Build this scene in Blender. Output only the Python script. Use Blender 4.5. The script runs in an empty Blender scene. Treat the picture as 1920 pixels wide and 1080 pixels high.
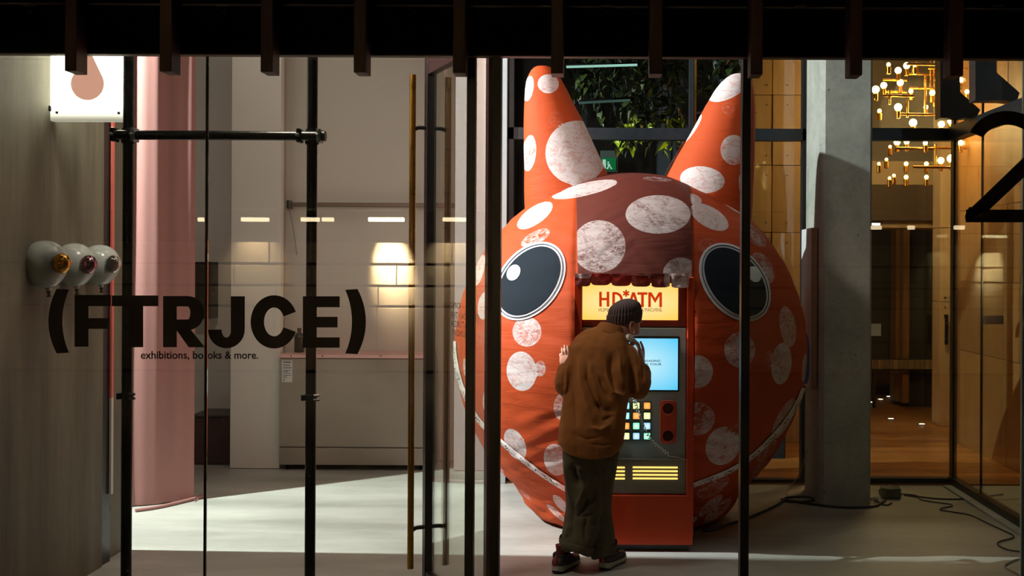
import bpy, bmesh, math, random
import numpy as np
from mathutils import Vector, Matrix, noise
from mathutils.bvhtree import BVHTree

R = math.radians
random.seed(7)
C = bpy.context.scene.collection
SC = bpy.context.scene

# ------------------------------------------------------------------ camera
F, CX, CY, H, ROLL = 2142.0, 1130.0, 500.0, 1.85, R(0.3)
cam_d = bpy.data.cameras.new('camera')
cam_d.sensor_width = 36.0
cam_d.lens = F / 1920 * 36
cam_d.shift_x = (960 - CX) / 1920
cam_d.shift_y = (CY - 540) / 1920
cam_d.clip_end = 200
cam = bpy.data.objects.new('camera', cam_d)
cam.matrix_world = Matrix.Translation((0, 0, H)) @ Matrix.Rotation(R(90), 4, 'X') @ Matrix.Rotation(ROLL, 4, 'Z')
C.objects.link(cam)
SC.camera = cam

# ------------------------------------------------------------------ world, exposure
w = bpy.data.worlds.new('night')
w.use_nodes = True
w.node_tree.nodes['Background'].inputs[0].default_value = (0.25, 0.32, 0.5, 1)
w.node_tree.nodes['Background'].inputs[1].default_value = 0.004
SC.world = w
SC.view_settings.view_transform = 'Standard'
SC.view_settings.look = 'None'
SC.view_settings.gamma = 1.0
SC.view_settings.use_curve_mapping = False
SC.view_settings.exposure = 0.0
SC.cycles.use_denoising = True
SC.cycles.max_bounces = 8
SC.cycles.transparent_max_bounces = 24
SC.cycles.caustics_reflective = False
SC.cycles.caustics_refractive = False
SC.cycles.sample_clamp_indirect = 40.0

# ------------------------------------------------------------------ lights
def light(name, kind, loc, power, col=(1, 1, 1), target=None, size=0.1, size_y=None, angle=60, blend=0.2):
    d = bpy.data.lights.new(name, kind)
    d.energy = power
    d.color = col
    if kind == 'AREA':
        d.size = size
        if size_y:
            d.shape = 'RECTANGLE'
            d.size_y = size_y
    else:
        d.shadow_soft_size = size
    if kind == 'SPOT':
        d.spot_size = R(angle)
        d.spot_blend = blend
    o = bpy.data.objects.new(name, d)
    o.location = loc
    if target is not None:
        o.rotation_euler = (Vector(target) - Vector(loc)).to_track_quat('-Z', 'Y').to_euler()
    C.objects.link(o)
    return o

# the one hard white spotlight in the side room on the left
light('side_room_spot', 'SPOT', (-5.04, 7.47, 4.6), 3050, (0.96, 1.0, 0.98), (-0.9, 8.2, 1.2), 0.025, angle=80, blend=0.2)
# soft unseen fill lights added to brighten the gallery
light('gallery_ceiling_fill', 'AREA', (-1.2, 7.2, 4.5), 22, (1.0, 0.82, 0.72), (-1.2, 7.2, 0), 1.6, 1.2)
light('gallery_ceiling_fill', 'AREA', (1.6, 7.0, 4.5), 9, (0.96, 1.0, 0.93), (1.6, 7.2, 0), 1.6, 1.2)
light('front_row_fill', 'AREA', (-1.9, 5.85, 3.7), 48, (1.0, 0.80, 0.70), (0.0, 7.4, 0.9), 0.35, 0.25)
light('gallery_back_fill', 'AREA', (-2.9, 9.3, 4.5), 10, (1.0, 0.86, 0.76), (-2.6, 10.2, 0), 1.4, 0.8)
# timber lobby beyond the glazing
light('lobby_ceiling_fill', 'AREA', (2.9, 13.0, 5.3), 75, (1.0, 0.74, 0.46), (2.9, 13.0, 0), 1.6, 2.0)  # unseen fill added to brighten the lobby
light('lobby_plywood_spot', 'SPOT', (1.5, 10.4, 5.0), 430, (1.0, 0.90, 0.74), (1.85, 12.1, 2.6), 0.1, angle=60, blend=0.8)  # unseen spot aimed at the plywood to brighten it
light('plant_uplight', 'SPOT', (0.42, 10.55, 2.2), 30, (1.0, 0.93, 0.30), (0.45, 10.75, 3.0), 0.05, angle=55, blend=0.7)
light('plant_downlight', 'AREA', (0.5, 10.3, 4.9), 4, (0.85, 1.0, 0.8), (0.5, 10.8, 3.2), 0.6)

# ------------------------------------------------------------------ pixel <-> place
def unroll(px, py):
    dx, dy = px - CX, py - CY
    c, s = math.cos(ROLL), math.sin(ROLL)
    return dx * c + dy * s, -dx * s + dy * c

def at(px, py, Y):
    x, y = unroll(px, py)
    return Vector((x * Y / F, Y, H - y * Y / F))

def floor_at(px, py, z=0.0):
    x, y = unroll(px, py)
    Y = (H - z) * F / y
    return Vector((x * Y / F, Y, z))

def ray(px, py):
    return (at(px, py, 1.0) - Vector((0, 0, H))).normalized()

def project(P):
    P = np.asarray(P)
    x = P[:, 0] / P[:, 1] * F
    y = (H - P[:, 2]) / P[:, 1] * F
    c, s = math.cos(ROLL), math.sin(ROLL)
    return CX + x * c - y * s, CY + x * s + y * c

# ------------------------------------------------------------------ colours and materials
def lin(c):
    c = c / 255.0
    return c / 12.92 if c <= 0.04045 else ((c + 0.055) / 1.055) ** 2.4

def rgb(r, g, b):
    return (lin(r), lin(g), lin(b), 1.0)

class NT:
    def __init__(s, name):
        s.m = bpy.data.materials.new(name)
        s.m.use_nodes = True
        s.t = s.m.node_tree
        s.t.nodes.clear()
        s.out = s.n('ShaderNodeOutputMaterial')
    def n(s, kind, **kw):
        nd = s.t.nodes.new(kind)
        for k, v in kw.items():
            setattr(nd, k, v)
        return nd
    def l(s, a, b):
        s.t.links.new(a, b)
    def set(s, sock, v):
        if hasattr(v, 'is_linked') or isinstance(v, bpy.types.NodeSocket):
            s.l(v, sock)
        else:
            sock.default_value = v
    def math(s, op, a, b=0.0, c=None, clamp=False):
        nd = s.n('ShaderNodeMath', operation=op, use_clamp=clamp)
        s.set(nd.inputs[0], a); s.set(nd.inputs[1], b)
        if c is not None: s.set(nd.inputs[2], c)
        return nd.outputs[0]
    def mix(s, f, a, b, blend='MIX'):
        nd = s.n('ShaderNodeMix', data_type='RGBA', blend_type=blend)
        s.set(nd.inputs[0], f); s.set(nd.inputs[6], a); s.set(nd.inputs[7], b)
        return nd.outputs[2]
    def coord(s, kind='Object', scale=(1, 1, 1)):
        tc = s.n('ShaderNodeTexCoord')
        mp = s.n('ShaderNodeMapping')
        mp.inputs['Scale'].default_value = scale
        s.l(tc.outputs[kind], mp.inputs[0])
        return mp.outputs[0]
    def noise(s, vec, scale, detail=4, rough=0.55, dist=0.0):
        nd = s.n('ShaderNodeTexNoise')
        nd.inputs['Scale'].default_value = scale
        nd.inputs['Detail'].default_value = detail
        nd.inputs['Roughness'].default_value = rough
        nd.inputs['Distortion'].default_value = dist
        s.l(vec, nd.inputs['Vector'])
        return nd.outputs[0]
    def ramp(s, f, stops):
        nd = s.n('ShaderNodeValToRGB')
        e = nd.color_ramp.elements
        while len(e) > 1: e.remove(e[-1])
        e[0].position, e[0].color = stops[0]
        for p, c in stops[1:]:
            x = e.new(p); x.color = c
        s.set(nd.inputs[0], f)
        return nd.outputs[0]
    def bsdf(s, col, rough=0.5, metal=0.0, bump=None, bstr=0.3, bdist=0.01, spec=0.5, **kw):
        b = s.n('ShaderNodeBsdfPrincipled')
        s.set(b.inputs['Base Color'], col)
        s.set(b.inputs['Roughness'], rough)
        s.set(b.inputs['Metallic'], metal)
        b.inputs['Specular IOR Level'].default_value = spec
        if bump is not None:
            bn = s.n('ShaderNodeBump')
            bn.inputs['Strength'].default_value = bstr
            bn.inputs['Distance'].default_value = bdist
            s.l(bump, bn.inputs['Height'])
            s.l(bn.outputs[0], b.inputs['Normal'])
        for k, v in kw.items():
            s.set(b.inputs[k.replace('_', ' ')], v)
        s.l(b.outputs[0], s.out.inputs[0])
        return b

def plain(name, col, rough=0.5, metal=0.0, var=0.12, scale=12.0, bstr=0.08, stretch=(1, 1, 1), spec=0.5, **kw):
    t = NT(name)
    v = t.coord('Object', stretch)
    n = t.noise(v, scale, 5)
    k = t.math('MULTIPLY_ADD', n, 2 * var, 1.0 - var)
    cc = t.n('ShaderNodeVectorMath', operation='SCALE')
    cc.inputs[0].default_value = col[:3]
    t.l(k, cc.inputs['Scale'])
    rr = t.math('MULTIPLY_ADD', n, 0.2, rough - 0.1, clamp=True)
    t.bsdf(cc.outputs[0], rr, metal, bump=n, bstr=bstr, spec=spec, **kw)
    return t.m

def emit(name, col, strength, var=0.0, scale=3.0):
    t = NT(name)
    e = t.n('ShaderNodeEmission')
    e.inputs[0].default_value = col
    e.inputs[1].default_value = strength
    if var:
        n = t.noise(t.coord(), scale, 2)
        t.l(t.math('MULTIPLY_ADD', n, var * strength, strength * (1 - var / 2)), e.inputs[1])
    t.l(e.outputs[0], t.out.inputs[0])
    return t.m

def glass(name, tint=(0.93, 0.96, 0.94, 1), f0=0.055, dirt=0.0, rough=0.0):
    t = NT(name)
    g = t.n('ShaderNodeNewGeometry')
    d = t.n('ShaderNodeVectorMath', operation='DOT_PRODUCT')
    t.l(g.outputs['Normal'], d.inputs[0]); t.l(g.outputs['Incoming'], d.inputs[1])
    c = t.math('ABSOLUTE', d.outputs['Value'])
    p = t.math('POWER', t.math('SUBTRACT', 1.0, c), 5.0)
    f = t.math('MULTIPLY_ADD', p, 1 - f0, f0)
    tr = t.n('ShaderNodeBsdfTransparent'); tr.inputs[0].default_value = tint
    gl = t.n('ShaderNodeBsdfGlossy'); gl.inputs['Roughness'].default_value = rough
    gl.inputs[0].default_value = (1, 1, 1, 1)
    mx = t.n('ShaderNodeMixShader')
    t.l(f, mx.inputs[0]); t.l(tr.outputs[0], mx.inputs[1]); t.l(gl.outputs[0], mx.inputs[2])
    last = mx.outputs[0]
    if dirt:
        df = t.n('ShaderNodeBsdfDiffuse'); df.inputs[0].default_value = (0.7, 0.66, 0.6, 1)
        m2 = t.n('ShaderNodeMixShader')
        n = t.noise(t.coord('Object', (1, 1, 0.35)), 5, 6)
        t.l(t.math('MULTIPLY', n, dirt * 2), m2.inputs[0])
        t.l(last, m2.inputs[1]); t.l(df.outputs[0], m2.inputs[2])
        last = m2.outputs[0]
    t.l(last, t.out.inputs[0])
    return t.m

def concrete(name, dark, light_, scale=1.6, streak=(1, 1, 1), rough=0.6, pits=0.0, fine=0.5, spec=0.5, bstr=0.25):
    t = NT(name)
    v = t.coord('Object', streak)
    n1 = t.noise(v, scale, 8, 0.62, 0.3)
    n2 = t.noise(v, scale * 14, 4, 0.7)
    f = t.math('MULTIPLY_ADD', n2, fine * 0.5, t.math('MULTIPLY_ADD', n1, 1.0, -0.25 * fine))
    col = t.ramp(f, [(0.25, dark), (0.75, light_)])
    bump = n2
    if pits:
        vo = t.n('ShaderNodeTexVoronoi'); vo.inputs['Scale'].default_value = 9.0
        t.l(t.coord(), vo.inputs['Vector'])
        pm = t.math('LESS_THAN', vo.outputs['Distance'], pits)
        col = t.mix(pm, col, tuple(x * 0.25 for x in dark[:3]) + (1,))
    t.bsdf(col, t.math('MULTIPLY_ADD', n1, 0.3, rough - 0.15, clamp=True), bump=bump, bstr=bstr, bdist=0.004, spec=spec)
    return t.m

def timber(name, a, b, axis='Z', scale=1.0, rough=0.45, spec=0.5):
    t = NT(name)
    st = {'X': (0.6, 9, 9), 'Y': (9, 0.6, 9), 'Z': (9, 9, 0.6)}[axis]
    v = t.coord('Object', st)
    oi = t.n('ShaderNodeObjectInfo')
    ad = t.n('ShaderNodeVectorMath', operation='ADD')
    sc = t.n('ShaderNodeVectorMath', operation='SCALE'); sc.inputs[0].default_value = (37, 53, 71)
    t.l(oi.outputs['Random'], sc.inputs['Scale'])
    t.l(v, ad.inputs[0]); t.l(sc.outputs[0], ad.inputs[1])
    n1 = t.noise(ad.outputs[0], 1.2 * scale, 6, 0.6, 1.5)
    n2 = t.noise(ad.outputs[0], 6 * scale, 3, 0.6)
    f = t.math('MULTIPLY_ADD', n2, 0.35, t.math('MULTIPLY_ADD', oi.outputs['Random'], 0.25, t.math('MULTIPLY', n1, 0.55)))
    col = t.ramp(f, [(0.3, a), (0.85, b)])
    t.bsdf(col, rough, bump=n2, bstr=0.1, bdist=0.003, spec=spec)
    return t.m

# ------------------------------------------------------------------ mesh helpers
def obj(name, bm, mat, parent=None, smooth=False, kind=None, label=None):
    if isinstance(bm, bmesh.types.BMesh):
        me = bpy.data.meshes.new(name)
        bmesh.ops.recalc_face_normals(bm, faces=bm.faces)
        bm.to_mesh(me); bm.free()
    else:
        me = bm
    if smooth:
        me.polygons.foreach_set('use_smooth', [True] * len(me.polygons))
        if len(me.polygons) < 60000: me.set_sharp_from_angle(angle=R(52))
    if mat is not None:
        me.materials.clear(); me.materials.append(mat)
    o = bpy.data.objects.new(name, me)
    C.objects.link(o)
    if parent is not None:
        o.parent = parent
        if parent.parent is None:          # children are built in place, in world coordinates
            o.matrix_parent_inverse = Matrix.Translation(-parent.location)
    if kind: o['kind'] = kind
    if label: o['label'] = label
    return o

def thing(name, label, cat, loc=(0, 0, 0), group=None):
    o = bpy.data.objects.new(name, None)
    o.empty_display_size = 0.05
    C.objects.link(o)
    o.location = loc
    o['label'] = label; o['category'] = cat
    if group: o['group'] = group
    return o

def tag(o, label, cat, group=None):
    o['label'] = label; o['category'] = cat
    if group: o['group'] = group
    return o

def BM():
    return bmesh.new()

def add_box(bm, x0, x1, y0, y1, z0, z1, bev=0.0, seg=1):
    b = bmesh.new()
    bmesh.ops.create_cube(b, size=1)
    for v in b.verts:
        v.co = Vector((x0 + (v.co.x + .5) * (x1 - x0), y0 + (v.co.y + .5) * (y1 - y0), z0 + (v.co.z + .5) * (z1 - z0)))
    if bev:
        bmesh.ops.bevel(b, geom=list(b.edges), offset=bev, segments=seg, affect='EDGES', profile=0.6)
    merge(bm, b)
    return bm

def merge(bm, b):
    me = bpy.data.meshes.new('tmp'); b.to_mesh(me); b.free()
    bm.from_mesh(me); bpy.data.meshes.remove(me)

def box(x0, x1, y0, y1, z0, z1, bev=0.0, seg=1):
    return add_box(BM(), x0, x1, y0, y1, z0, z1, bev, seg)

def pbox(px0, py0, px1, py1, Y0, Y1, bev=0.0, seg=1):
    """box whose front face, at depth Y0, spans that part of the view"""
    a = at(px0, py0, Y0); b = at(px1, py1, Y0)
    m = at((px0 + px1) / 2, (py0 + py1) / 2, Y0)
    xa = at(px0, (py0 + py1) / 2, Y0).x; xb = at(px1, (py0 + py1) / 2, Y0).x
    za = at((px0 + px1) / 2, py0, Y0).z; zb = at((px0 + px1) / 2, py1, Y0).z
    return box(xa, xb, Y0, Y1, zb, za, bev, seg)

def frames(pts, closed=False):
    n = len(pts); T = []
    for i in range(n):
        a = pts[max(i - 1, 0)]; b = pts[min(i + 1, n - 1)]
        T.append((b - a).normalized())
    up = Vector((0, 0, 1)) if abs(T[0].z) < 0.9 else Vector((1, 0, 0))
    N = [(up - T[0] * up.dot(T[0])).normalized()]
    for i in range(1, n):
        v = N[-1] - T[i] * N[-1].dot(T[i])
        N.append(v.normalized() if v.length > 1e-6 else N[-1])
    return T, N

def add_tube(bm, pts, r, seg=10, caps=True):
    pts = [Vector(p) for p in pts]
    rs = r if isinstance(r, (list, tuple)) else [r] * len(pts)
    T, N = frames(pts)
    rings = []
    for p, t, n, rr in zip(pts, T, N, rs):
        b = t.cross(n)
        rings.append([bm.verts.new(p + (n * math.cos(2 * math.pi * k / seg) + b * math.sin(2 * math.pi * k / seg)) * rr) for k in range(seg)])
    skin_rings(bm, rings, caps)
    return bm

def skin_rings(bm, rings, caps=True, closed=True):
    for a, b in zip(rings[:-1], rings[1:]):
        n = len(a)
        for k in range(n if closed else n - 1):
            j = (k + 1) % n
            bm.faces.new((a[k], a[j], b[j], b[k]))
    if caps and closed:
        bm.faces.new(rings[0][::-1]); bm.faces.new(rings[-1])

def tube(pts, r, seg=10, caps=True):
    return add_tube(BM(), pts, r, seg, caps)

def smooth_path(pts, sub=6):
    pts = [Vector(p) for p in pts]
    out = []
    for i in range(len(pts) - 1):
        p0 = pts[max(i - 1, 0)]; p1 = pts[i]; p2 = pts[i + 1]; p3 = pts[min(i + 2, len(pts) - 1)]
        for k in range(sub):
            t = k / sub
            out.append(0.5 * ((2 * p1) + (p2 - p0) * t + (2 * p0 - 5 * p1 + 4 * p2 - p3) * t * t + (3 * p1 - p0 - 3 * p2 + p3) * t ** 3))
    out.append(pts[-1])
    return out

def add_lathe(bm, prof, origin, axis=(0, 0, 1), seg=32, caps=True):
    """prof: list of (radius, height along axis)"""
    ax = Vector(axis).normalized()
    u = ax.orthogonal().normalized(); v = ax.cross(u)
    o = Vector(origin)
    rings = []
    for r, h in prof:
        rings.append([bm.verts.new(o + ax * h + (u * math.cos(2 * math.pi * k / seg) + v * math.sin(2 * math.pi * k / seg)) * max(r, 1e-4)) for k in range(seg)])
    skin_rings(bm, rings, caps)
    return bm

def lathe(prof, origin, axis=(0, 0, 1), seg=32, caps=True):
    return add_lathe(BM(), prof, origin, axis, seg, caps)

def add_prism(bm, poly, y0, y1):
    """poly: list of (x, z); extruded from y0 to y1"""
    a = [bm.verts.new((x, y0, z)) for x, z in poly]
    b = [bm.verts.new((x, y1, z)) for x, z in poly]
    n = len(poly)
    for k in range(n):
        j = (k + 1) % n
        bm.faces.new((a[k], a[j], b[j], b[k]))
    bm.faces.new(a[::-1]); bm.faces.new(b)
    return bm

def add_loft(bm, secs, n=28, caps=True, power=2.0):
    """secs: (centre, u vector with its half width, v vector with its half depth)"""
    rings = []
    for c, u, v in secs:
        ring = []
        for k in range(n):
            a = 2 * math.pi * k / n
            ca, sa = math.cos(a), math.sin(a)
            e = 2.0 / power
            ring.append(bm.verts.new(Vector(c) + Vector(u) * math.copysign(abs(ca) ** e, ca) + Vector(v) * math.copysign(abs(sa) ** e, sa)))
        rings.append(ring)
    skin_rings(bm, rings, caps)
    return bm

def bake(bm, mods):
    """evaluate modifiers on a bmesh and return the finished mesh"""
    if isinstance(bm, bmesh.types.BMesh):
        me = bpy.data.meshes.new('tmp')
        bmesh.ops.recalc_face_normals(bm, faces=bm.faces)
        bm.to_mesh(me); bm.free()
    else:
        me = bm
    o = bpy.data.objects.new('tmp', me)
    C.objects.link(o)
    for kind, kw in mods:
        m = o.modifiers.new('m', kind)
        for k, v in kw.items():
            setattr(m, k, v)
    dg = bpy.context.evaluated_depsgraph_get()
    dg.update()
    res = bpy.data.meshes.new_from_object(o.evaluated_get(dg))
    bpy.data.objects.remove(o); bpy.data.meshes.remove(me)
    return res

def copy_tree(o, parent=None):
    c = o.copy(); C.objects.link(c)
    if parent is not None: c.parent = parent
    for ch in list(o.children): copy_tree(ch, c)
    return c

# ------------------------------------------------------------------ lettering
def text_mesh(body, bold=0.0, depth=0.0, spacing=1.0):
    cu = bpy.data.curves.new('t', 'FONT')
    cu.body = body
    cu.offset = bold
    cu.extrude = depth
    cu.space_character = spacing
    cu.resolution_u = 3
    o = bpy.data.objects.new('t', cu); C.objects.link(o)
    dg = bpy.context.evaluated_depsgraph_get(); dg.update()
    me = bpy.data.meshes.new_from_object(o.evaluated_get(dg))
    bpy.data.objects.remove(o); bpy.data.curves.remove(cu)
    return me

def fit_text(name, body, px0, py0, px1, py1, Y, mat, parent, bold=0.0, italic=0.0, spacing=1.0, mirror=False):
    me = text_mesh(body, bold, 0.0, spacing)
    co = np.empty(len(me.vertices) * 3); me.vertices.foreach_get('co', co); co = co.reshape(-1, 3)
    mn, mx = co.min(0), co.max(0)
    u = (co[:, 0] - mn[0]) / (mx[0] - mn[0]); v = (co[:, 1] - mn[1]) / (mx[1] - mn[1])
    if mirror: u = 1 - u
    out = []
    for a, b in zip(u, v):
        out.append(at(px0 + (px1 - px0) * a + italic * (b - .5) * (py1 - py0), py1 + (py0 - py1) * b, Y))
    me.vertices.foreach_set('co', np.array(out).ravel()); me.update()
    return obj(name, me, mat, parent)

def strokes(name, polys, Y, thick, mat, parent):
    """a letter from stroke outlines given in view pixels, standing on the plane at depth Y"""
    bm = BM()
    for poly in polys:
        add_prism(bm, [(at(x, y, Y).x, at(x, y, Y).z) for x, y in poly], Y - thick, Y)
    return obj(name, bm, mat, parent)

def arc(cx, cy, rx, ry, tx, ty, a0, a1, n=14):
    """band of an ellipse as quads; angles in degrees, 0 = right, 90 = up"""
    out = []
    for k in range(n):
        q = []
        for a, i in ((k, 0), (k + 1, 0), (k + 1, 1), (k, 1)):
            t = R(a0 + (a1 - a0) * a / n)
            q.append((cx + (rx - tx * i) * math.cos(t), cy - (ry - ty * i) * math.sin(t)))
        out.append(q)
    return out

def rect(x0, y0, x1, y1):
    return [(x0, y0), (x1, y0), (x1, y1), (x0, y1)]

# ------------------------------------------------------------------ materials of the place
M = {}
M['floor'] = concrete('polished_concrete', rgb(134, 134, 128), rgb(194, 196, 190), 0.9, (0.5, 1.6, 1), rough=0.42, fine=0.35, spec=0.4, bstr=0.06)
M['pave'] = concrete('pavement', rgb(60, 58, 55), rgb(90, 88, 84), 1.5, rough=0.85)
M['board_concrete'] = concrete('board_marked_concrete', rgb(78, 75, 62), rgb(132, 128, 110), 1.3, (3.5, 3.5, 0.35), rough=0.7, pits=0.035)
M['column_concrete'] = concrete('column_concrete', rgb(140, 144, 142), rgb(200, 204, 200), 1.7, rough=0.75, pits=0.05, fine=0.7)
M['white_wall'] = plain('white_wall', rgb(214, 210, 204), 0.75, var=0.05, scale=2.5, bstr=0.03)
M['grey_wall'] = plain('grey_wall', rgb(150, 146, 140), 0.8, var=0.08, scale=2, bstr=0.03)
M['ceiling'] = plain('dark_ceiling', rgb(70, 66, 62), 0.9)
M['black_steel'] = plain('black_steel', rgb(6, 5, 5), 0.7, 0.0, var=0.2, scale=20, spec=0.08)
M['frame_black'] = plain('frame_black', rgb(26, 24, 24), 0.4, 0.0, var=0.2, scale=20)
M['blue_black'] = plain('blue_black', rgb(30, 36, 42), 0.4, 0.0, var=0.2, scale=20)
M['fin'] = timber('dark_timber', rgb(52, 30, 24), rgb(112, 76, 60), 'Z', rough=0.5)
M['vinyl'] = plain('brown_black_vinyl', rgb(34, 20, 17), 0.55, var=0.06)
M['glass'] = glass('shop_glass', (0.90, 0.92, 0.88, 1), 0.06, dirt=0.005)
M['clear_glass'] = glass('inner_glass', (0.90, 0.94, 0.93, 1), 0.05)
M['tan'] = plain('tan_plaster', rgb(190, 160, 120), 0.8)
M['wood_floor'] = timber('lobby_floorboard', rgb(120, 70, 30), rgb(200, 135, 70), 'X', rough=0.3)
M['ply'] = timber('plywood', rgb(190, 150, 104), rgb(230, 194, 148), 'Z', 0.6, rough=0.6, spec=.25)
M['ply_dark'] = timber('stained_plywood', rgb(120, 80, 40), rgb(176, 124, 66), 'Z', 0.6, rough=0.5)
M['dark_door'] = plain('dark_door', rgb(52, 44, 38), 0.5)
M['bolt'] = plain('bolt_steel', rgb(120, 118, 114), 0.35, 1.0)
M['brass'] = plain('brass', rgb(190, 140, 60), 0.3, 1.0)

GY = 5.5            # plane of the shop front

def struct(name, bm, mat, parent=None, smooth=False):
    o = obj(name, bm, mat, parent, smooth)
    if parent is None: o['kind'] = 'structure'
    return o

def root(name):
    o = bpy.data.objects.new(name, None); C.objects.link(o); o['kind'] = 'structure'
    o.empty_display_size = 0.1
    return o

# ---- ground, walls, ceiling
struct('floor', box(-6.6, 4.4, 5.3, 9.74, -0.25, 0.0), M['floor'])
struct('floor', box(-6.6, -0.85, 9.74, 11.2, -0.25, 0.0), M['floor'])
struct('floor', box(-14, 14, -9.2, 5.3, -0.3, -0.05), M['pave'])
struct('ceiling', box(-6.6, 4.4, 5.42, 11.2, 4.75, 4.9), M['ceiling'])
struct('wall_left', box(-3.5, -3.05, 5.56, 6.98, 0, 4.75), M['board_concrete'])
struct('wall_left', box(-3.5, -3.062, 6.98, 7.12, 0, 4.75), M['frame_black'])  # black filler put in for the shade of the dark gap
struct('wall_left', box(-3.5, -3.09, 7.12, 7.40, 0, 4.75), M['board_concrete'])
struct('wall_side_room', box(-6.75, -6.6, 5.4, 11.2, 0, 4.75), M['grey_wall'])
struct('wall_side_room', box(-6.6, -3.5, 5.4, 5.55, 0, 4.75), M['grey_wall'])
struct('wall_side_room', box(-4.25, -4.15, 8.25, 11.05, 0, 4.75), M['grey_wall'])  # unseen partition added to keep the spot off the back wall
struct('wall_back', box(-6.6, -0.87, 11.05, 11.2, 0, 4.75), M['white_wall'])
# slip coloured bright in place of the lit sliver beside the concrete wall
struct('trim_1', box(-3.056, -3.044, 7.09, 7.12, 1.02, 4.6), plain('pink_lit_slip', rgb(235, 120, 110), 0.5))
struct('trim_1', box(-3.056, -3.044, 7.09, 7.12, 0.42, 1.02), M['white_wall'])
sk = root('baseboard_left')
struct('skirting_board', box(-3.14, -3.08, 7.0, 7.14, 0.0, 0.10, 0.004), M['black_steel'], sk)
struct('skirting_board', box(-3.15, -3.07, 6.99, 7.15, 0.30, 0.34, 0.004), M['black_steel'], sk)

# ---- column on the right
def column(px0, px1, Y0, Y1, ch):
    x0 = at(px0, 700, Y0).x; x1 = at(px1, 700, Y0).x
    poly = [(x0, Y1), (x0, Y0 + ch), (x0 + ch, Y0), (x1 - ch * .5, Y0), (x1, Y0 + ch * .5), (x1, Y1)]
    bm = BM()
    a = [bm.verts.new((x, y, 0)) for x, y in poly]; b = [bm.verts.new((x, y, 4.75)) for x, y in poly]
    for k in range(6):
        bm.faces.new((a[k], a[(k + 1) % 6], b[(k + 1) % 6], b[k]))
    bm.faces.new(a[::-1]); bm.faces.new(b)
    return bm
struct('wall_column', column(1537, 1634, 8.87, 9.5, 0.035), M['column_concrete'])

# ---- shop front: fascia, posts, panes
fascia = root('trim_2')
struct('fascia_board', box(-6.6, 4.4, 5.42, 5.45, 2.852, 4.9), M['black_steel'], fascia)
struct('fascia_board', box(-6.6, 4.4, 5.45, 5.475, 2.862, 4.9), M['black_steel'], fascia)
struct('bottom_lip', box(-6.6, 4.4, 5.42, 5.475, 2.846, 2.852), plain('lip_warm_lit', rgb(92, 70, 56), 0.5), fascia)  # warm light on the underside is put into the lip colour
struct('ledge', box(-6.6, 4.4, 5.40, 5.43, at(960, 13, 5.4).z, at(960, 10, 5.4).z, 0.001), plain('ledge_grey', rgb(120, 114, 108), .5), fascia)

def post(name, px0, px1, Y0, Y1, z0=-0.05, z1=3.4, mat=None, pyref=600):
    return struct(name, box(at(px0, pyref, Y0).x, at(px1, pyref, Y0).x, Y0, Y1, z0, z1, 0.002), mat or M['frame_black'])
post('trim_3', 873, 889, GY - 0.02, GY + 0.05)
d3 = root('trim_4')
struct('jamb', box(at(914, 600, GY).x, at(921, 600, GY).x, GY + .0, GY + 0.06, -.05, 3.4), plain('red_lit_jamb', rgb(120, 62, 58), 0.45), d3)  # red light from the head is put into this jamb's colour
struct('jamb', box(at(920.5, 600, GY).x, at(938, 600, GY).x, GY - 0.02, GY + 0.06, -.05, 3.4, 0.002), M['frame_black'], d3)
post('trim_5', 1390, 1406, GY - 0.02, GY + 0.06)
post('trim_6', 383.2, 386.8, GY - 0.004, GY + 0.02)
post('trim_6', 387.0, 388.6, GY + 0.001, GY + 0.012, mat=plain('silicone_edge', rgb(196, 170, 150), 0.3))
post('trim_7', 1917, 1924, GY - 0.0, GY + 0.02, mat=plain('polished_glass_edge', rgb(190, 215, 205), 0.2))

def pane(name, px0, px1):
    r_ = root(name)
    struct('glass_pane', box(at(px0, 600, GY).x, at(px1, 600, GY).x, GY, GY + 0.012, -0.05, 3.4), M['glass'], r_)
    return r_
win1 = pane('window_1', -90, 383.6)
win2 = pane('window_2', 388.6, 873)
win3 = pane('window_3', 889.2, 914)
win4 = pane('window_4', 1406.4, 1917)

# ---- big window lettering
LT = GY - 0.001
VM = M['vinyl']
def letter(polys, win): strokes('letter', polys, LT, 0.0015, VM, win)
letter(arc(216, 602, 125, 125, 26, 3, 151, 209, 16), win1)                       # (
letter([rect(140, 553, 166, 650), rect(165, 553, 208, 574), rect(165, 596.5, 203, 616.5)], win1)   # F
letter([rect(210, 554, 297, 574), rect(242, 573, 268.5, 651)], win1)               # T
letter([rect(306, 555, 331.5, 651), rect(331, 555, 353, 574.5), rect(331, 599, 353, 619)]
       + arc(352, 587, 31, 32, 26, 19.7, -90, 90) + [[(331, 619), (357, 617), (384, 651), (354, 651)]], win1)   # R
letter([rect(433, 555.5, 459, 619)] + arc(424.5, 618, 34.5, 35, 25.5, 20, -180, 0), win2)      # J
letter(arc(514, 603.5, 44, 50, 25, 23, 22, 338, 30), win2)                         # C
letter([rect(568, 555.5, 594, 652), rect(593, 555.5, 637, 576), rect(593, 594, 633, 614), rect(593, 632.5, 637, 652)], win2)  # E
letter(arc(560, 603, 126, 126, 26, 3, -29, 29, 16), win2)                        # )
fit_text('small_lettering', 'exhibitions, bo', 264, 658, 381.5, 675.5, LT, VM, win1, 0.017)
fit_text('small_lettering', 'oks & more.', 389.5, 658.5, 484, 673, LT, VM, win2, 0.017)

# the large numeral on the right pane
letter(arc(1888, 272, 75, 64, 27, 26, -28, 158, 26)
       + [[(1954, 300), (1931, 284), (1812, 398), (1812, 405), (1852, 396)], rect(1811, 393, 1980, 417),
          [(1817, 388), (1850, 393), (1811, 417), (1809, 405)]], win4)

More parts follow.
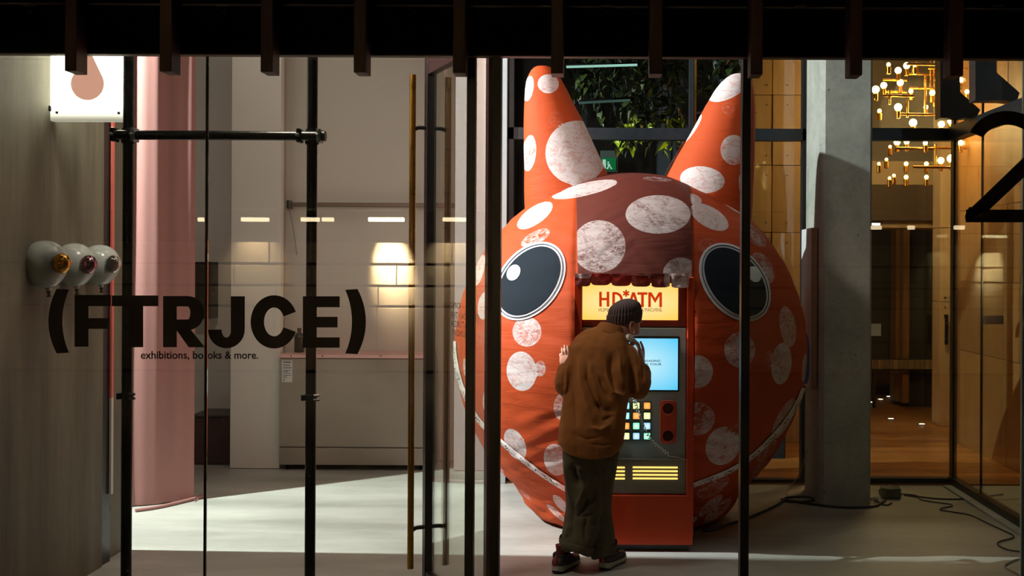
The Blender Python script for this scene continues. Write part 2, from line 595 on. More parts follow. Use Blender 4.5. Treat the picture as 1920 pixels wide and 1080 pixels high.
# ---- timber fins hanging in front of the fascia
fins = [(121, 143), (299, 321.5), (488.5, 511), (663, 686), (849, 872), (1033, 1056), (1217.5, 1242), (1407.5, 1430), (1594, 1617), (1782, 1806.5)]
words = ['leftmost dark timber fin, hanging in front of the white lightbox sign',
         'dark timber fin hanging in front of the pink curtain',
         'dark timber fin hanging just left of the second steel pipe',
         'dark timber fin between the second pipe and the long brass handle',
         'dark timber fin beside the black post at the open glass door',
         'dark timber fin covering the tip of the left ear',
         'dark timber fin hanging midway between the two orange ears',
         'dark timber fin touching the black post by the right ear',
         'dark timber fin hanging in front of the concrete column',
         'rightmost dark timber fin, hanging in front of the chandelier']
for (a, b), wd in zip(fins, words):
    x0 = at(a, 120, 5.28).x; x1 = at(b, 120, 5.28).x
    f_ = thing('timber_fin', wd, 'fin', ((x0 + x1) / 2, 5.34, 2.74), 'timber fins under the fascia')
    obj('blade', box(x0, x1, 5.28, 5.395, 2.742, 3.6, 0.002), M['fin'], f_)
    obj('fixing_plate', box(x0 - .004, x1 + .004, 5.395, 5.421, 2.90, 2.96, 0.001), M['black_steel'], f_)
for px, wd in ((58, 'small black bracket on the fascia, leftmost, above the concrete wall'), (420, 'small black bracket on the fascia above the vertical glass joint'),
               (777, 'small black bracket on the fascia above the brass door handle'), (1137, 'small black bracket on the fascia above the middle of the orange head'),
               (1500, 'small black bracket on the fascia above the concrete column'), (1868, 'small black bracket on the fascia, rightmost, above the numeral')):
    p = at(px, 22, 5.41)
    b_ = thing('fascia_bracket', wd, 'bracket', p, 'brackets along the fascia')
    obj('plate', box(p.x - .028, p.x + .028, 5.404, 5.420, p.z - .03, p.z + .02, 0.002), M['black_steel'], b_)
    obj('top_flange', box(p.x - .028, p.x + .028, 5.385, 5.407, p.z + .021, p.z + .026, 0.001), plain('worn_steel', rgb(150, 145, 140), 0.4, 0.6), b_)
    obj('bolt', lathe([(.0045, 0), (.0045, .004), (.002, .006)], (p.x + .003, 5.405, p.z), (0, -1, 0), 10), M['bolt'], b_)

# ---- open glass door, hinged on the jamb and swung inwards
hinge = at(925, 600, GY + 0.07); hinge.z = 0
dd = Vector((-0.42, 0.907, 0)).normalized(); dn = Vector((-dd.y, dd.x, 0))      # along the leaf, and its outer face
DW = 1.13
door = root('door_1')
def leaf(bm_s0, s1, n0, n1, z0, z1):
    b = box(bm_s0, s1, n0, n1, z0, z1, 0.002)
    for v in b.verts:
        p = hinge + dd * v.co.x + dn * v.co.y
        v.co = (p.x, p.y, v.co.z)
    return b
struct('glass_pane', leaf(0.05, DW - .05, -0.006, 0.006, 0.05, 2.96), M['glass'], door)
struct('stile', leaf(DW - .055, DW, -0.028, 0.028, 0.02, 3.15), plain('door_edge', rgb(34, 30, 36), 0.4), door)
struct('stile', leaf(0.0, 0.05, -0.028, 0.028, 0.02, 3.15), M['frame_black'], door)
struct('top_rail', leaf(0.05, DW - .055, -0.024, 0.024, 2.945, 3.15), plain('door_rail', rgb(60, 40, 44), 0.45), door)
struct('bottom_rail', leaf(0.05, DW - .055, -0.024, 0.024, 0.02, 0.10), M['frame_black'], door)
for side, mat in ((1, M['brass']), (-1, plain('dimmed_brass', rgb(120, 104, 66), 0.4, 0.9))):  # second handle: dimming by the glass is put into its brass colour
    c0 = hinge + dd * (DW - .03) + dn * (0.105 * side)
    hb = struct('pull_handle', tube([c0 + Vector((0, 0, .12)), c0 + Vector((0, 0, 2.94))], 0.0185, 20), mat, door, True)
    for z in (0.35, 2.64):
        q = hinge + dd * (DW - .03) + Vector((0, 0, z))
        pts = smooth_path([q + dn * (.02 * side), q + dn * (.07 * side), q + dn * (.095 * side) + Vector((0, 0, -.012))], 4)
        struct('handle_bracket', tube(pts, .012, 10), M['frame_black'], hb, True)
# opening hours printed on the leaf: read from the street side when shut, so reversed from here
def door_text(body, s0, s1, z0, z1):
    me = text_mesh(body, 0.006)
    co = np.empty(len(me.vertices) * 3); me.vertices.foreach_get('co', co); co = co.reshape(-1, 3)
    mn, mx = co.min(0), co.max(0)
    out = []
    for x, y, _ in co:
        u = (x - mn[0]) / (mx[0] - mn[0]); v = (y - mn[1]) / (mx[1] - mn[1])
        p = hinge + dd * (s0 + (s1 - s0) * u) - dn * 0.0075
        out.append((p.x, p.y, z0 + (z1 - z0) * v))
    me.vertices.foreach_set('co', np.array(out).ravel()); me.update()
    return obj('printed_hours', me, VM, door)
zz = lambda py: at(870, py, 6.0).z
door_text('OPEN', 0.55, 0.76, zz(580), zz(569))
door_text('THURSDAY THRU', 0.24, 0.76, zz(600), zz(587))
door_text('SATURDAY', 0.40, 0.76, zz(616), zz(604))
door_text('SUNDAY', 0.45, 0.70, zz(633), zz(621))

# ---- glazing at the back, between gallery and lobby
BY = 9.76
gl = root('window_5')
def bar(px0, py0, px1, py1, Y0=BY, dy=0.10, mat=None, par=None):
    return struct('frame_bar', pbox(px0, py0, px1, py1, Y0, Y0 + dy), mat or M['blue_black'], par if par is not None else gl)
bar(936, 898, 1520, 917); bar(936, 240, 1520, 262); bar(949, 60, 962, 900); bar(1293, 60, 1301, 240); bar(1504, 60, 1514, 900)
struct('frame_bar', box(at(1302, 200, BY).x, at(1306, 200, BY).x, BY + .02, BY + .09, at(1300, 241, BY).z, 4.75), M['brass'], gl)
struct('glass_pane', box(at(960, 500, BY).x, at(1506, 500, BY).x, BY + .04, BY + .052, 0.05, 4.75), M['clear_glass'], gl)
post('trim_8', 936, 949, BY - .05, BY + .15, 0, 4.75, plain('pale_post', rgb(160, 166, 168), .7))
gr = root('window_6')
bar(1625, 897, 1800, 921, par=gr); bar(1625, 240, 1786, 263, par=gr)
struct('glass_pane', box(at(1628, 500, BY).x, at(1786, 500, BY).x, BY + .04, BY + .052, 0.05, 4.75), M['clear_glass'], gr)

# ---- glass partition along the right side
PX = at(1786, 600, BY).x
gp = root('window_7')
struct('glass_pane', box(PX, PX + .012, 5.6, 7.98, 0.06, 4.75), M['clear_glass'], gp)
struct('glass_pane', box(PX, PX + .012, 8.0, 9.02, 0.06, 4.75), M['clear_glass'], gp)
struct('glass_pane', box(PX, PX + .012, 9.03, 9.72, 0.06, 4.75), M['clear_glass'], gp)
struct('frame_bar', box(PX - .03, PX + .04, 5.6, BY, 0.0, 0.075), M['frame_black'], gp)
struct('frame_bar', box(PX - .10, PX - .03, 5.6, BY - .1, 0.0, 0.018), M['column_concrete'], gp)
struct('frame_bar', box(PX - .04, PX + .05, 5.6, BY, at(1786, 263, BY).z, at(1786, 238, BY).z), M['blue_black'], gp)
struct('frame_bar', box(PX - .01, PX + .03, BY - .04, BY + .04, 0.0, 4.75), M['frame_black'], gp)
struct('glass_joint', box(PX - .003, PX + .015, 9.02, 9.03, 0.06, 4.75), M['frame_black'], gp)
struct('glass_joint', box(PX - .003, PX + .015, 7.98, 8.0, 0.06, 4.75), M['frame_black'], gp)
# dark slabs standing in for large angular shapes high on the partition
def angle_slab(label, pts, Y0, Y1):
    b = BM(); add_prism(b, [(at(x, y, Y0).x, at(x, y, Y0).z) for x, y in pts], Y0, Y1)
    o_ = obj('dark_slab', b, plain('slab_grey', rgb(58, 62, 70), 0.35, 0.5)); tag(o_, label, 'angle_slab')
angle_slab('dark slab with sloping foot beside the chandelier', [(1763, 60), (1800, 60), (1800, 172), (1838, 206), (1826, 232), (1818, 221), (1763, 221)], 9.35, 9.5)
angle_slab('dark slab with sloping foot above the large numeral', [(1829, 60), (1869, 60), (1869, 136), (1912, 174), (1906, 192), (1880, 188), (1829, 188)], 8.6, 8.75)

# ------------------------------------------------------------------ timber lobby behind the glazing
lf = root('floor_lobby')
y = BY - .02; k = 0
while y < 13.2:                         # boards near the glass are seen singly
    struct('floorboard', box(-0.85, 7.5, y + .002, y + .178, -0.04, 0.012, 0.0015), M['wood_floor'], lf)
    y += .18; k += 1
struct('floor_far', box(-0.85, 7.5, y, 21, -0.04, 0.010), M['wood_floor'], lf)
struct('wall_lobby_back', box(-2, 7.5, 20.8, 21, 0, 7), M['dark_door'])
struct('ceiling_lobby', box(-2, 7.5, 9.9, 21, 6.6, 6.7), M['ceiling'])
# dark wall behind the planting
struct('wall_planting', box(at(938, 400, 11.4).x, at(1408, 400, 11.4).x, 11.4, 11.6, 0, 6.6), plain('night_blue_wall', rgb(22, 30, 38), 0.6))
# plywood panels right of the planting
pw = root('wall_plywood')
zc = [6.2, at(1460, 178, 12).z, at(1460, 310, 12).z, at(1460, 436, 12).z, at(1460, 700, 12).z, 0.012]
for j, (a, b) in enumerate(((1408, 1446), (1447, 1515), (1516, 1600))):
    for i in range(len(zc) - 1):
        za, zb = zc[i] - .004, zc[i + 1] + .004
        struct('panel', box(at(a, 500, 12).x + .003, at(b, 500, 12).x - .003, 12.0 + .006 * ((i + j) % 2), 12.05, zb, za, 0.002), M['ply'], pw)
        for zz_ in (za - .1, zb + .1):
            struct('bolt', lathe([(.009, 0), (.009, .004), (.004, .006)], (at(a + 28, 500, 12).x, 12.0, zz_), (0, -1, 0), 10), M['bolt'], pw)
# low dark crate and lit floor seen under the head
o_ = obj('storage_crate', pbox(1425, 795, 1473, 868, 11.0, 11.5, .01), plain('navy_crate', rgb(24, 34, 48), 0.6)); o_.location.z = 0
tag(o_, 'dark blue crate on the lobby floor, seen under the right cheek of the head', 'crate')

# right bay: upper gallery front, dark bulkhead, doors
struct('wall_upper_gallery', pbox(1560, 302, 1795, 347, 14.0, 14.3), M['tan'])
struct('wall_upper_gallery', pbox(1560, -60, 1795, 302, 16.5, 16.8), plain('upper_room', rgb(200, 176, 142), 0.8))
struct('trim_9', pbox(1560, 346, 1790, 413, 13.6, 14.4), plain('dark_bulkhead', rgb(72, 54, 40), 0.6))
struct('trim_9', pbox(1560, 412.5, 1790, 427, 13.7, 14.4), M['tan'])
dl = root('door_2')
struct('door_panel', pbox(1600, 427, 1681, 690, 16.0, 16.08), M['dark_door'], dl)
struct('door_panel', pbox(1705, 427, 1740, 762, 15.2, 15.3), M['dark_door'], dl)
struct('door_panel', pbox(1740, 427, 1763, 762, 15.25, 15.3), plain('door_brown', rgb(70, 56, 42), 0.5), dl)
hd = struct('door_handle', pbox(1740.5, 590, 1747, 640, 15.1, 15.15, .004), M['black_steel'], dl)
struct('wall_column_timber', pbox(1680, 427, 1692, 752, 15.3, 15.6), M['ply_dark'])
struct('wall_column_timber', pbox(1693, 427, 1705, 756, 15.1, 15.5), M['ply_dark'])
pt = root('wall_timber_post')
z0, z1, z2, z3 = 0.012, at(1773, 566, 13.3).z, at(1773, 427, 13.3).z, 5.5
for za, zb in ((z0, z1), (z1, z2), (z2, z3)):
    struct('panel', box(at(1762, 600, 13.3).x, at(1785, 600, 13.3).x, 13.3, 13.6, za + .003, zb - .003, .002), M['ply'], pt)
ph = obj('handle', pbox(1772.5, 598, 1777.5, 646, 13.22, 13.25, .004), M['black_steel'], pt)
pb_ = obj('handle_bracket', pbox(1774, 590, 1778, 598, 13.22, 13.30, .002), M['black_steel'], pt)
for y_ in (606, 635): obj('screw', lathe([(.012, 0), (.012, .004)], at(1774.5, y_, 13.218), (0, -1, 0), 10), M['bolt'], pt)
for x_, y_ in ((1772, 558), (1782, 558), (1772, 576), (1782, 576)):
    obj('bolt', lathe([(.011, 0), (.011, .006)], at(x_, y_, 13.3), (0, -1, 0), 10), M['bolt'], pt)
# timber wall beyond the partition
tw = root('wall_right_timber')
TX = 3.75
ys = [6.0, 7.4, 8.8, 9.9, 10.6, 11.3, 12.0]
zs = [0.012, 1.0, 1.72, 2.45, 3.2, 4.6]
for i in range(len(ys) - 1):
    for j in range(len(zs) - 1):
        struct('panel', box(TX + .004 * ((i + j) % 2), TX + .08, ys[i] + .003, ys[i + 1] - .003, zs[j] + .003, zs[j + 1] - .003, .002), M['ply_dark'], tw)
struct('panel', box(TX - .06, TX + .05, 12.0, 12.06, 0.012, 4.6), M['ply_dark'], tw)
struct('panel', box(at(1815, 600, 11.9).x, at(1850, 600, 11.9).x, 11.88, 11.99, 0.012, 4.6), plain('dark_recess', rgb(40, 34, 28), 0.5), tw)

# papers, box and door sign in the lobby
def sheet(px0, py0, px1, py1, Y, label, nm='paper_notice', cat='notice', mat=None):
    o = obj(nm, pbox(px0, py0, px1, py1, Y, Y + .006, .001), mat or plain('paper_grey', rgb(190, 196, 206), 0.7)); tag(o, label, cat); return o
sheet(1630, 607, 1652, 630, 15.98, 'pale paper notice on the dark lobby door beside the column')
sheet(1834, 614, 1843, 639, 11.86, 'narrow pale paper notice on the timber wall at the far right')
o_ = obj('wall_panel_box', pbox(1846, 592, 1882, 608, 10.2, 10.26, .004), plain('navy_plate', rgb(26, 32, 42), 0.5)); tag(o_, 'dark blue plate behind the right glass partition', 'plate')
# row of upright slats of a radiator grille
gr_ = thing('slatted_grille', 'dark grille with a row of brass slats, low behind the lobby glass', 'grille', at(1695, 693, 15.0))
obj('back_plate', pbox(1633, 673, 1762, 694, 15.02, 15.05), M['dark_door'], gr_)
for px in (1640, 1755): obj('foot', box(at(px, 693, 15.0).x - .02, at(px, 693, 15.0).x + .02, 15.01, 15.05, .013, at(px, 692, 15.0).z), M['dark_door'], gr_)
for i in range(38):
    px = 1636 + i * 3.3
    o_ = obj('slat', pbox(px, 675, px + (2.6 if i % 9 in (3, 4) else 1.2), 692, 14.98, 15.02), M['tan'], gr_)
# small lights let into the lobby floor
fl = [(1635, 755), (1651, 749.5), (1667, 744), (1680, 739), (1670.5, 786), (1728.5, 796), (1788, 806.5)]
fw = ['beside the column, first of the far row', 'second of the far row', 'third of the far row', 'last of the far row by the timber post',
      'at the left of the near row', 'in the middle of the near row', 'right end of the near row']
for (px, py), wd in zip(fl, fw):
    p = floor_at(px, py, .012)
    o_ = thing('floor_light', 'small round floor light of the lobby, ' + wd, 'floor light', p, 'lights in the lobby floor')
    obj('ring', lathe([(.045, 0), (.045, .006), (.034, .007)], p, seg=20), M['bolt'], o_)
    obj('lens', lathe([(.034, .003), (.034, .0075), (.02, .010)], p, seg=20), emit('floor_lens', (1, .85, .6, 1), 9), o_)
# recessed downlights under the bulkhead
for px, py, ln, wd in ((1643, 420, 8, 'bright square downlight under the bulkhead beside the column'),):
    o_ = thing('downlight', wd, 'downlight', at(px, py, 13.6), None)
    obj('housing', pbox(px - ln, py - 3, px + ln, py + 3, 13.62, 13.72, .006), M['bolt'], o_)
    obj('lens', pbox(px - ln + 1, py - 1.5, px + ln - 1, py + 1.8, 13.60, 13.63), emit('downlight_lens', (1, .97, .9, 1), 22), o_)

# ---- chandelier
ch = thing('chandelier', 'large brass chandelier of crossing rods and glowing globe bulbs', 'chandelier', at(1720, 160, 11.6))
BR = plain('chandelier_brass', rgb(200, 140, 50), 0.28, 1.0)
GLOW = emit('bulb_glow', (1.0, 0.66, 0.26, 1), 40)
GLOWD = emit('bulb_glow_soft', (1.0, 0.62, 0.22, 1), 14)
for x0, x1, y_, Y in ((1655, 1714, 179, 11.3), (1700, 1768, 139, 11.9), (1704, 1764, 165, 11.7), (1685, 1765, 214, 11.4), (1660, 1700, 172, 11.8), (1740, 1815, 128, 11.6),
                      (1680, 1752, 278, 11.3), (1745, 1816, 277, 11.7), (1712, 1786, 313, 11.2), (1700, 1770, 120, 11.2), (1655, 1700, 150, 11.9)):
    obj('rod', tube([at(x0, y_, Y), at(x1, y_ + 1, Y)], .013, 10), BR, ch, True)
for px, y0, y1, Y in ((1701, 189, 220, 11.4), (1735, 140, 215, 11.6), (1752, 125, 200, 11.7), (1754, 270, 310, 11.3), (1668, 170, 196, 11.3), (1745, 100, 190, 11.8), (1720, 60, 140, 11.6)):
    obj('rod', tube([at(px, y0, Y), at(px, y1, Y)], .013, 10), BR, ch, True)
bulbs = [(1666, 121, 4, 0), (1700, 123, 6, 1), (1684, 132, 6, 1), (1715, 123, 3, 0), (1688, 155, 6, 1), (1657, 160, 6, 1), (1642, 168, 7, 1), (1708, 171, 4, 1),
         (1748, 174, 5, 1), (1759, 150, 6, 1), (1801, 150, 5, 1), (1813, 172, 4, 1), (1649, 208, 4, 0), (1684, 201, 7, 1), (1736, 201, 4, 1), (1712, 230, 7, 1),
         (1765, 233, 6, 1), (1783, 227, 6, 1), (1682, 266, 6, 1), (1700, 265, 5, 1), (1735, 268, 4, 1), (1801, 268, 5, 1), (1764, 301, 6, 1), (1783, 297, 7, 1),
         (1669, 275, 3, 0), (1662, 299, 3, 0), (1648, 307, 3, 0), (1699, 307, 4, 0), (1737, 307, 4, 0), (1676, 329, 3, 0), (1668, 334, 3, 0), (1699, 332, 4, 0), (1737, 332, 4, 0)]
for i, (px, py, r, on) in enumerate(bulbs):
    Y = 11.2 + .7 * ((i * 37) % 10) / 10
    p = at(px, py, Y); rr = r * Y / F
    b_ = obj('bulb', lathe([(rr * math.sin(math.pi * k / 10), -rr * math.cos(math.pi * k / 10)) for k in range(11)], p, seg=16, caps=False), GLOW if on else GLOWD, ch, True)
    obj('socket', lathe([(.012, -rr - .075), (.022, -rr - .07), (.024, -rr - .004), (.014, -rr + .004)], p, seg=14), BR, b_, True)
light('chandelier_glow', 'POINT', at(1715, 215, 11.6), 120, (1.0, 0.6, 0.24), size=0.35)

# ---- planting above the glazing
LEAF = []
for nm, c in (('leaf_dark', (24, 34, 18)), ('leaf_mid', (48, 62, 22)), ('leaf_lit', (150, 170, 30))):
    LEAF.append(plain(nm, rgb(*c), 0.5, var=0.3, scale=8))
def leaf_mesh(mat, L=0.10, W=0.062):
    bm = BM()
    prof = [(0, 0.0), (0.12, .55), (.3, .95), (.5, .9), (.75, .5), (1.0, 0.0)]
    rows = []
    for t, wd in prof:
        z = -.25 * L * t * t
        if wd == 0: rows.append([bm.verts.new((0, t * L, z))])
        else: rows.append([bm.verts.new((-W / 2 * wd, t * L - .01, z + .012 * wd)), bm.verts.new((0, t * L, z)), bm.verts.new((W / 2 * wd, t * L - .01, z + .012 * wd))])
    for a, b in zip(rows[:-1], rows[1:]):
        if len(a) == 1:
            bm.faces.new((a[0], b[0], b[1])); bm.faces.new((a[0], b[1], b[2]))
        elif len(b) == 1:
            bm.faces.new((a[0], a[1], b[0])); bm.faces.new((a[1], a[2], b[0]))
        else:
            bm.faces.new((a[0], a[1], b[1], b[0])); bm.faces.new((a[1], a[2], b[2], b[1]))
    me = bpy.data.meshes.new('leaf'); bm.to_mesh(me); bm.free()
    me.polygons.foreach_set('use_smooth', [True] * len(me.polygons)); me.materials.append(mat)
    return me
LM = [leaf_mesh(m) for m in LEAF]
rng = random.Random(5)
POT = plain('planter_black', rgb(24, 26, 26), 0.6)
STEM = plain('stem', rgb(22, 24, 14), 0.8)
for pi, (px0, px1, wd, tips) in enumerate((
        (1062, 1150, 'dark trailing plant hanging nearest the left ear', (205, 250)),
        (1150, 1215, 'trailing plant with the brightest yellow lit leaf tips', (288, 300)),
        (1212, 1285, 'trailing plant with lit tips left of the right ear', (285, 295)),
        (1308, 1402, 'dark trailing plant behind the right ear', (190, 220)))):
    pl = thing('hanging_plant', wd, 'plant', at((px0 + px1) / 2, -20, 10.9), 'trailing plants over the glazing')
    obj('planter', pbox(px0 + 6, -75, px1 - 6, -20, 10.85, 11.05, .01), POT, pl)
    for s in range(7):
        px = px0 + (px1 - px0) * (s + .5) / 7 + rng.uniform(-4, 4)
        tip = tips[0] + (tips[1] - tips[0]) * rng.random() - (rng.random() ** 2) * 60
        Y = 10.75 + rng.uniform(-.15, .2)
        pts = [at(px + 5 * math.sin(i * 1.3 + s), -25 + (tip + 25) * i / 6, Y - .02 * i) for i in range(7)]
        path = smooth_path(pts, 5)
        obj('stem', tube(path, .004, 5), STEM, pl)
        n = 38
        for q in range(n):
            tpos = 0.16 + .84 * (q + rng.random() * .6) / n
            p = path[min(int(tpos * (len(path) - 1)), len(path) - 1)]
            zpx = project([p])[1][0]
            mi = 2 if (zpx > 222 and rng.random() < .55) else (1 if rng.random() < .45 else 0)  # lit look of the low leaves is put into their colour
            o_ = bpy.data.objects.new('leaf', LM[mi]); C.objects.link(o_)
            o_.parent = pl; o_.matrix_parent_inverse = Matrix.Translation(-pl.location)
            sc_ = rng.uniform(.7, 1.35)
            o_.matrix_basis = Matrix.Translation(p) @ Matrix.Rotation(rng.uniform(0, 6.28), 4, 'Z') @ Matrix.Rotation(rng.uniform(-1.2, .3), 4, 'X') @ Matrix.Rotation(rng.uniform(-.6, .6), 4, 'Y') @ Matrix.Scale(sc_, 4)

# exit sign and tube lamps over the glazing
ex = thing('exit_sign', 'green exit sign with white pictogram between the ears', 'exit sign', at(1143, 302, 10.9))
obj('casing', pbox(1126, 282, 1158, 323, 10.9, 10.96, .004), plain('sign_casing', rgb(40, 52, 48), 0.5), ex)
for px in (1131, 1153): obj('hanger', tube([at(px, 283, 10.93), Vector((at(px, 283, 10.93).x, 10.93, 6.6))], .005, 6), M['black_steel'], ex)
obj('face', pbox(1128, 296, 1155, 319, 10.89, 10.9, .001), emit('exit_green', rgb(20, 110, 60), 0.9), ex)
WHT = emit('exit_white', rgb(200, 240, 220), 0.8)
fb = BM(); add_prism(fb, [(at(x, y_, 10.888).x, at(x, y_, 10.888).z) for x, y_ in rect(1130, 299, 1136, 316)], 10.886, 10.888); obj('doorway_mark', fb, WHT, ex)
fb = BM()
for poly in ([(1139, 303), (1142, 303), (1142, 306), (1139, 306)], [(1138, 307), (1143, 307), (1145, 311), (1141, 312)], [(1140, 311), (1143, 311), (1140, 317), (1137, 317)], [(1143, 311), (1146, 313), (1148, 317), (1145, 317)]):
    add_prism(fb, [(at(x, y_, 10.888).x, at(x, y_, 10.888).z) for x, y_ in poly], 10.886, 10.888)
obj('running_figure', fb, WHT, ex)
for (x0, y0, x1, y1, st, wd) in ((1062, 125.5, 1201, 121.5, 0.75, 'pale green fluorescent tube lamp between the ears, upper one'), (1085, 193, 1188, 187.5, 0.10, 'dim fluorescent tube lamp between the ears, lower one')):
    a = at(x0, y0, 10.45); b = at(x1, y1, 10.45)
    tl = thing('tube_lamp', wd, 'lamp', (a + b) / 2)
    obj('tube', tube([a, b], .011, 12), emit('tube_glow', (.55, .95, .8, 1), st), tl, True)
    for p in (a, b): obj('end_cap', tube([p - (b - a).normalized() * .03, p], .013, 12), M['black_steel'], tl, True)
    obj('batten', tube([a + Vector((0, .03, .02)), b + Vector((0, .03, .02))], .012, 6), M['black_steel'], tl)

# ------------------------------------------------------------------ left half of the gallery
# pink curtain, hanging along the spotlight's beam
PINK = plain('pink_fabric', rgb(160, 114, 110), 0.8, var=0.05, scale=6, stretch=(3, 3, .4), bstr=0.05)
A = Vector((-3.2, 8.97, 0)); B = A + Vector((-.36, -.36 * .835, 0))
cu = thing('curtain', 'tall pink fabric curtain hanging behind the first steel pipe', 'curtain', (A + B) / 2)
bm = BM()
d = (B - A); d.z = 0; L = d.length; d.normalize(); nrm = Vector((d.y, -d.x, 0))
if nrm.y > 0: nrm = -nrm
cols = []
NU = 90
for i in range(NU + 1):
    s = i / NU * 1.25                       # metres along from the right edge
    t = s / L
    off = .012 * math.sin(s * 23) * min(1, s * 4) + .006 * math.sin(s * 51)
    pass
    # a soft fold turning towards the lamp
    off -= .075 / (1 + math.exp(-(s - .385) / .034))
    cols.append((A + d * s, off))
zl = [0.005, 0.08, 0.2, 0.5, 0.9, 1.4, 2.0, 2.6, 3.2, 3.8, 4.6]
grid = []
for z in zl:
    row = []
    for p, off in cols:
        k = 0.55 + .45 * min(1, z / 2.0)
        row.append(bm.verts.new(p + nrm * (off * k + .01 * noise.noise((p.x * 4, z * 1.1, 2))) + Vector((0, 0, z + 0))))
    grid.append(row)
for a, b in zip(grid[:-1], grid[1:]):
    for k in range(NU): bm.faces.new((a[k], a[k + 1], b[k + 1], b[k]))
me = bake(bm, [('SOLIDIFY', dict(thickness=.004)), ('SUBSURF', dict(levels=1, render_levels=1))])
obj('cloth', me, PINK, cu, True)
# rolled weight at the hem, lying on the floor
p0 = floor_at(254, 957, .014); p1 = floor_at(305, 949, .014); p2 = floor_at(380, 931, .014)
obj('hem_roll', tube(smooth_path([p0, p1, p2], 8), .013, 12), PINK, cu, True)
fb = BM(); q0, q1, q2, q3 = floor_at(366, 940, .006), floor_at(384, 929, .006), floor_at(378, 925, .02), floor_at(364, 934, .03)
vs = [fb.verts.new(q) for q in (q0, q1, q2, q3)]; fb.faces.new(vs)
obj('hem_corner', bake(fb, [('SOLIDIFY', dict(thickness=.004))]), PINK, cu)
obj('curtain_rail', tube([A + Vector((0, 0, 4.62)), A + d * 1.25 + Vector((0, 0, 4.62))], .018, 10), M['black_steel'], cu, True)

# ---- steel pipe frame
STEEL = plain('dark_pipe_steel', rgb(44, 46, 44), 0.25, 0.85, var=0.25, scale=30, bstr=0.03)
GALV = plain('galvanised', rgb(120, 124, 124), 0.35, 0.9)
PY_ = 6.0
def px_x(px, py=600): return at(px, py, PY_).x
pf = thing('pipe_frame', 'dark steel pipe frame of two uprights and a crossbar inside the left panes', 'frame', (px_x(410), PY_, 0))
xa, xb = px_x(239), px_x(583.5)
for x in (xa, xb):
    obj('upright', tube([(x, PY_, 0.012), (x, PY_, 3.4)], .0275, 24), STEEL, pf, True)
    obj('base_plate', lathe([(.07, 0), (.07, .012), (.036, .014), (.036, .03), (.03, .034)], (x, PY_, 0), seg=24), STEEL, pf, True)
zb_ = at(415, 256, PY_).z
obj('crossbar', tube([(px_x(219, 255), PY_ - .05, zb_), (px_x(615, 255), PY_ - .05, zb_)], .025, 24), STEEL, pf, True)
for x in (px_x(222, 255), px_x(611, 255)):
    obj('end_cap', tube([(x - .01, PY_ - .05, zb_), (x + .01, PY_ - .05, zb_)], .028, 24), STEEL, pf, True)
for x in (xa, xb):
    cp = obj('coupler', lathe([(.034, -.04), (.037, -.03), (.037, .03), (.034, .04)], (x, PY_, zb_), seg=24), STEEL, pf, True)
    for sx in (-.052, .052):
        obj('coupler_jaw', box(x + sx - .011, x + sx + .011, PY_ - .085, PY_ - .01, zb_ - .036, zb_ + .036, .006, 2), GALV if sx > 0 else STEEL, cp)
        obj('clamp_bolt', lathe([(.009, 0), (.009, .018), (.005, .022)], (x + sx, PY_ - .083, zb_), (0, -1, 0), 8), GALV, cp)
for x, py in ((xa, 743), (xb, 744)):
    z = at(400, py, PY_).z
    cp = obj('collar', lathe([(.031, -.017), (.034, -.014), (.034, .014), (.031, .017)], (x, PY_, z), seg=24), STEEL, pf, True)
    for dz in (-.011, .011): obj('collar_ear', box(x + .02, x + .052, PY_ - .03, PY_ - .016, z + dz - .006, z + dz + .006, .002), GALV, cp)
    obj('collar_ear', box(x - .045, x - .025, PY_ - .03, PY_ - .016, z - .016, z + .016, .002), STEEL, cp)

# ---- lightbox sign fixed to the concrete wall
sg = thing('lightbox_sign', 'glowing white square sign with pink drop emblem on the concrete wall', 'sign', at(161, 170, 6.3))
SY = 6.30
t = NT('sign_white')
gs = t.n('ShaderNodeSeparateXYZ'); t.l(t.coord('Generated'), gs.inputs[0])
e = t.n('ShaderNodeEmission'); e.inputs[0].default_value = (1.0, .94, .82, 1)
t.l(t.math('MULTIPLY_ADD', t.math('POWER', t.math('MULTIPLY', gs.outputs[2], 5.5, clamp=True), 2.0), 11.0, .62), e.inputs[1]); t.l(e.outputs[0], t.out.inputs[0])
obj('diffuser', pbox(92, 60, 233, 227, SY, SY + .05, .004), t.m, sg)
obj('clear_panel', pbox(91, 56, 233.5, 228, SY - .016, SY - .006, .002), glass('sign_acrylic', (.98, .97, .94, 1), .05, dirt=.03), sg)
bm = BM(); pts = []
cx_, cy_, rr = 164, 157, 31
for k in range(40):
    t = R(-200 + 220 * k / 39)
    pts.append((cx_ + rr * math.cos(t), cy_ - rr * math.sin(t)))
pts += [(173, 104), (165, 88), (157, 104)]
add_prism(bm, [(at(x, y_, SY - .018).x, at(x, y_, SY - .018).z) for x, y_ in pts], SY - .021, SY - .0165)
obj('drop_emblem', bm, emit('backlit_pink', rgb(242, 178, 156), 0.95), sg)
for px, py in ((107, 211), (223, 212)):
    obj('screw', lathe([(.008, 0), (.008, .004), (.004, .006)], at(px, py, SY - .016), (0, -1, 0), 12), M['bolt'], sg)
obj('hinge_clip', pbox(90.5, 198, 93, 208, SY - .02, SY + .03, .001), M['black_steel'], sg)
obj('wall_arm', pbox(80, 70, 95, 80, SY + .0, SY + .04, .002), M['bolt'], sg)

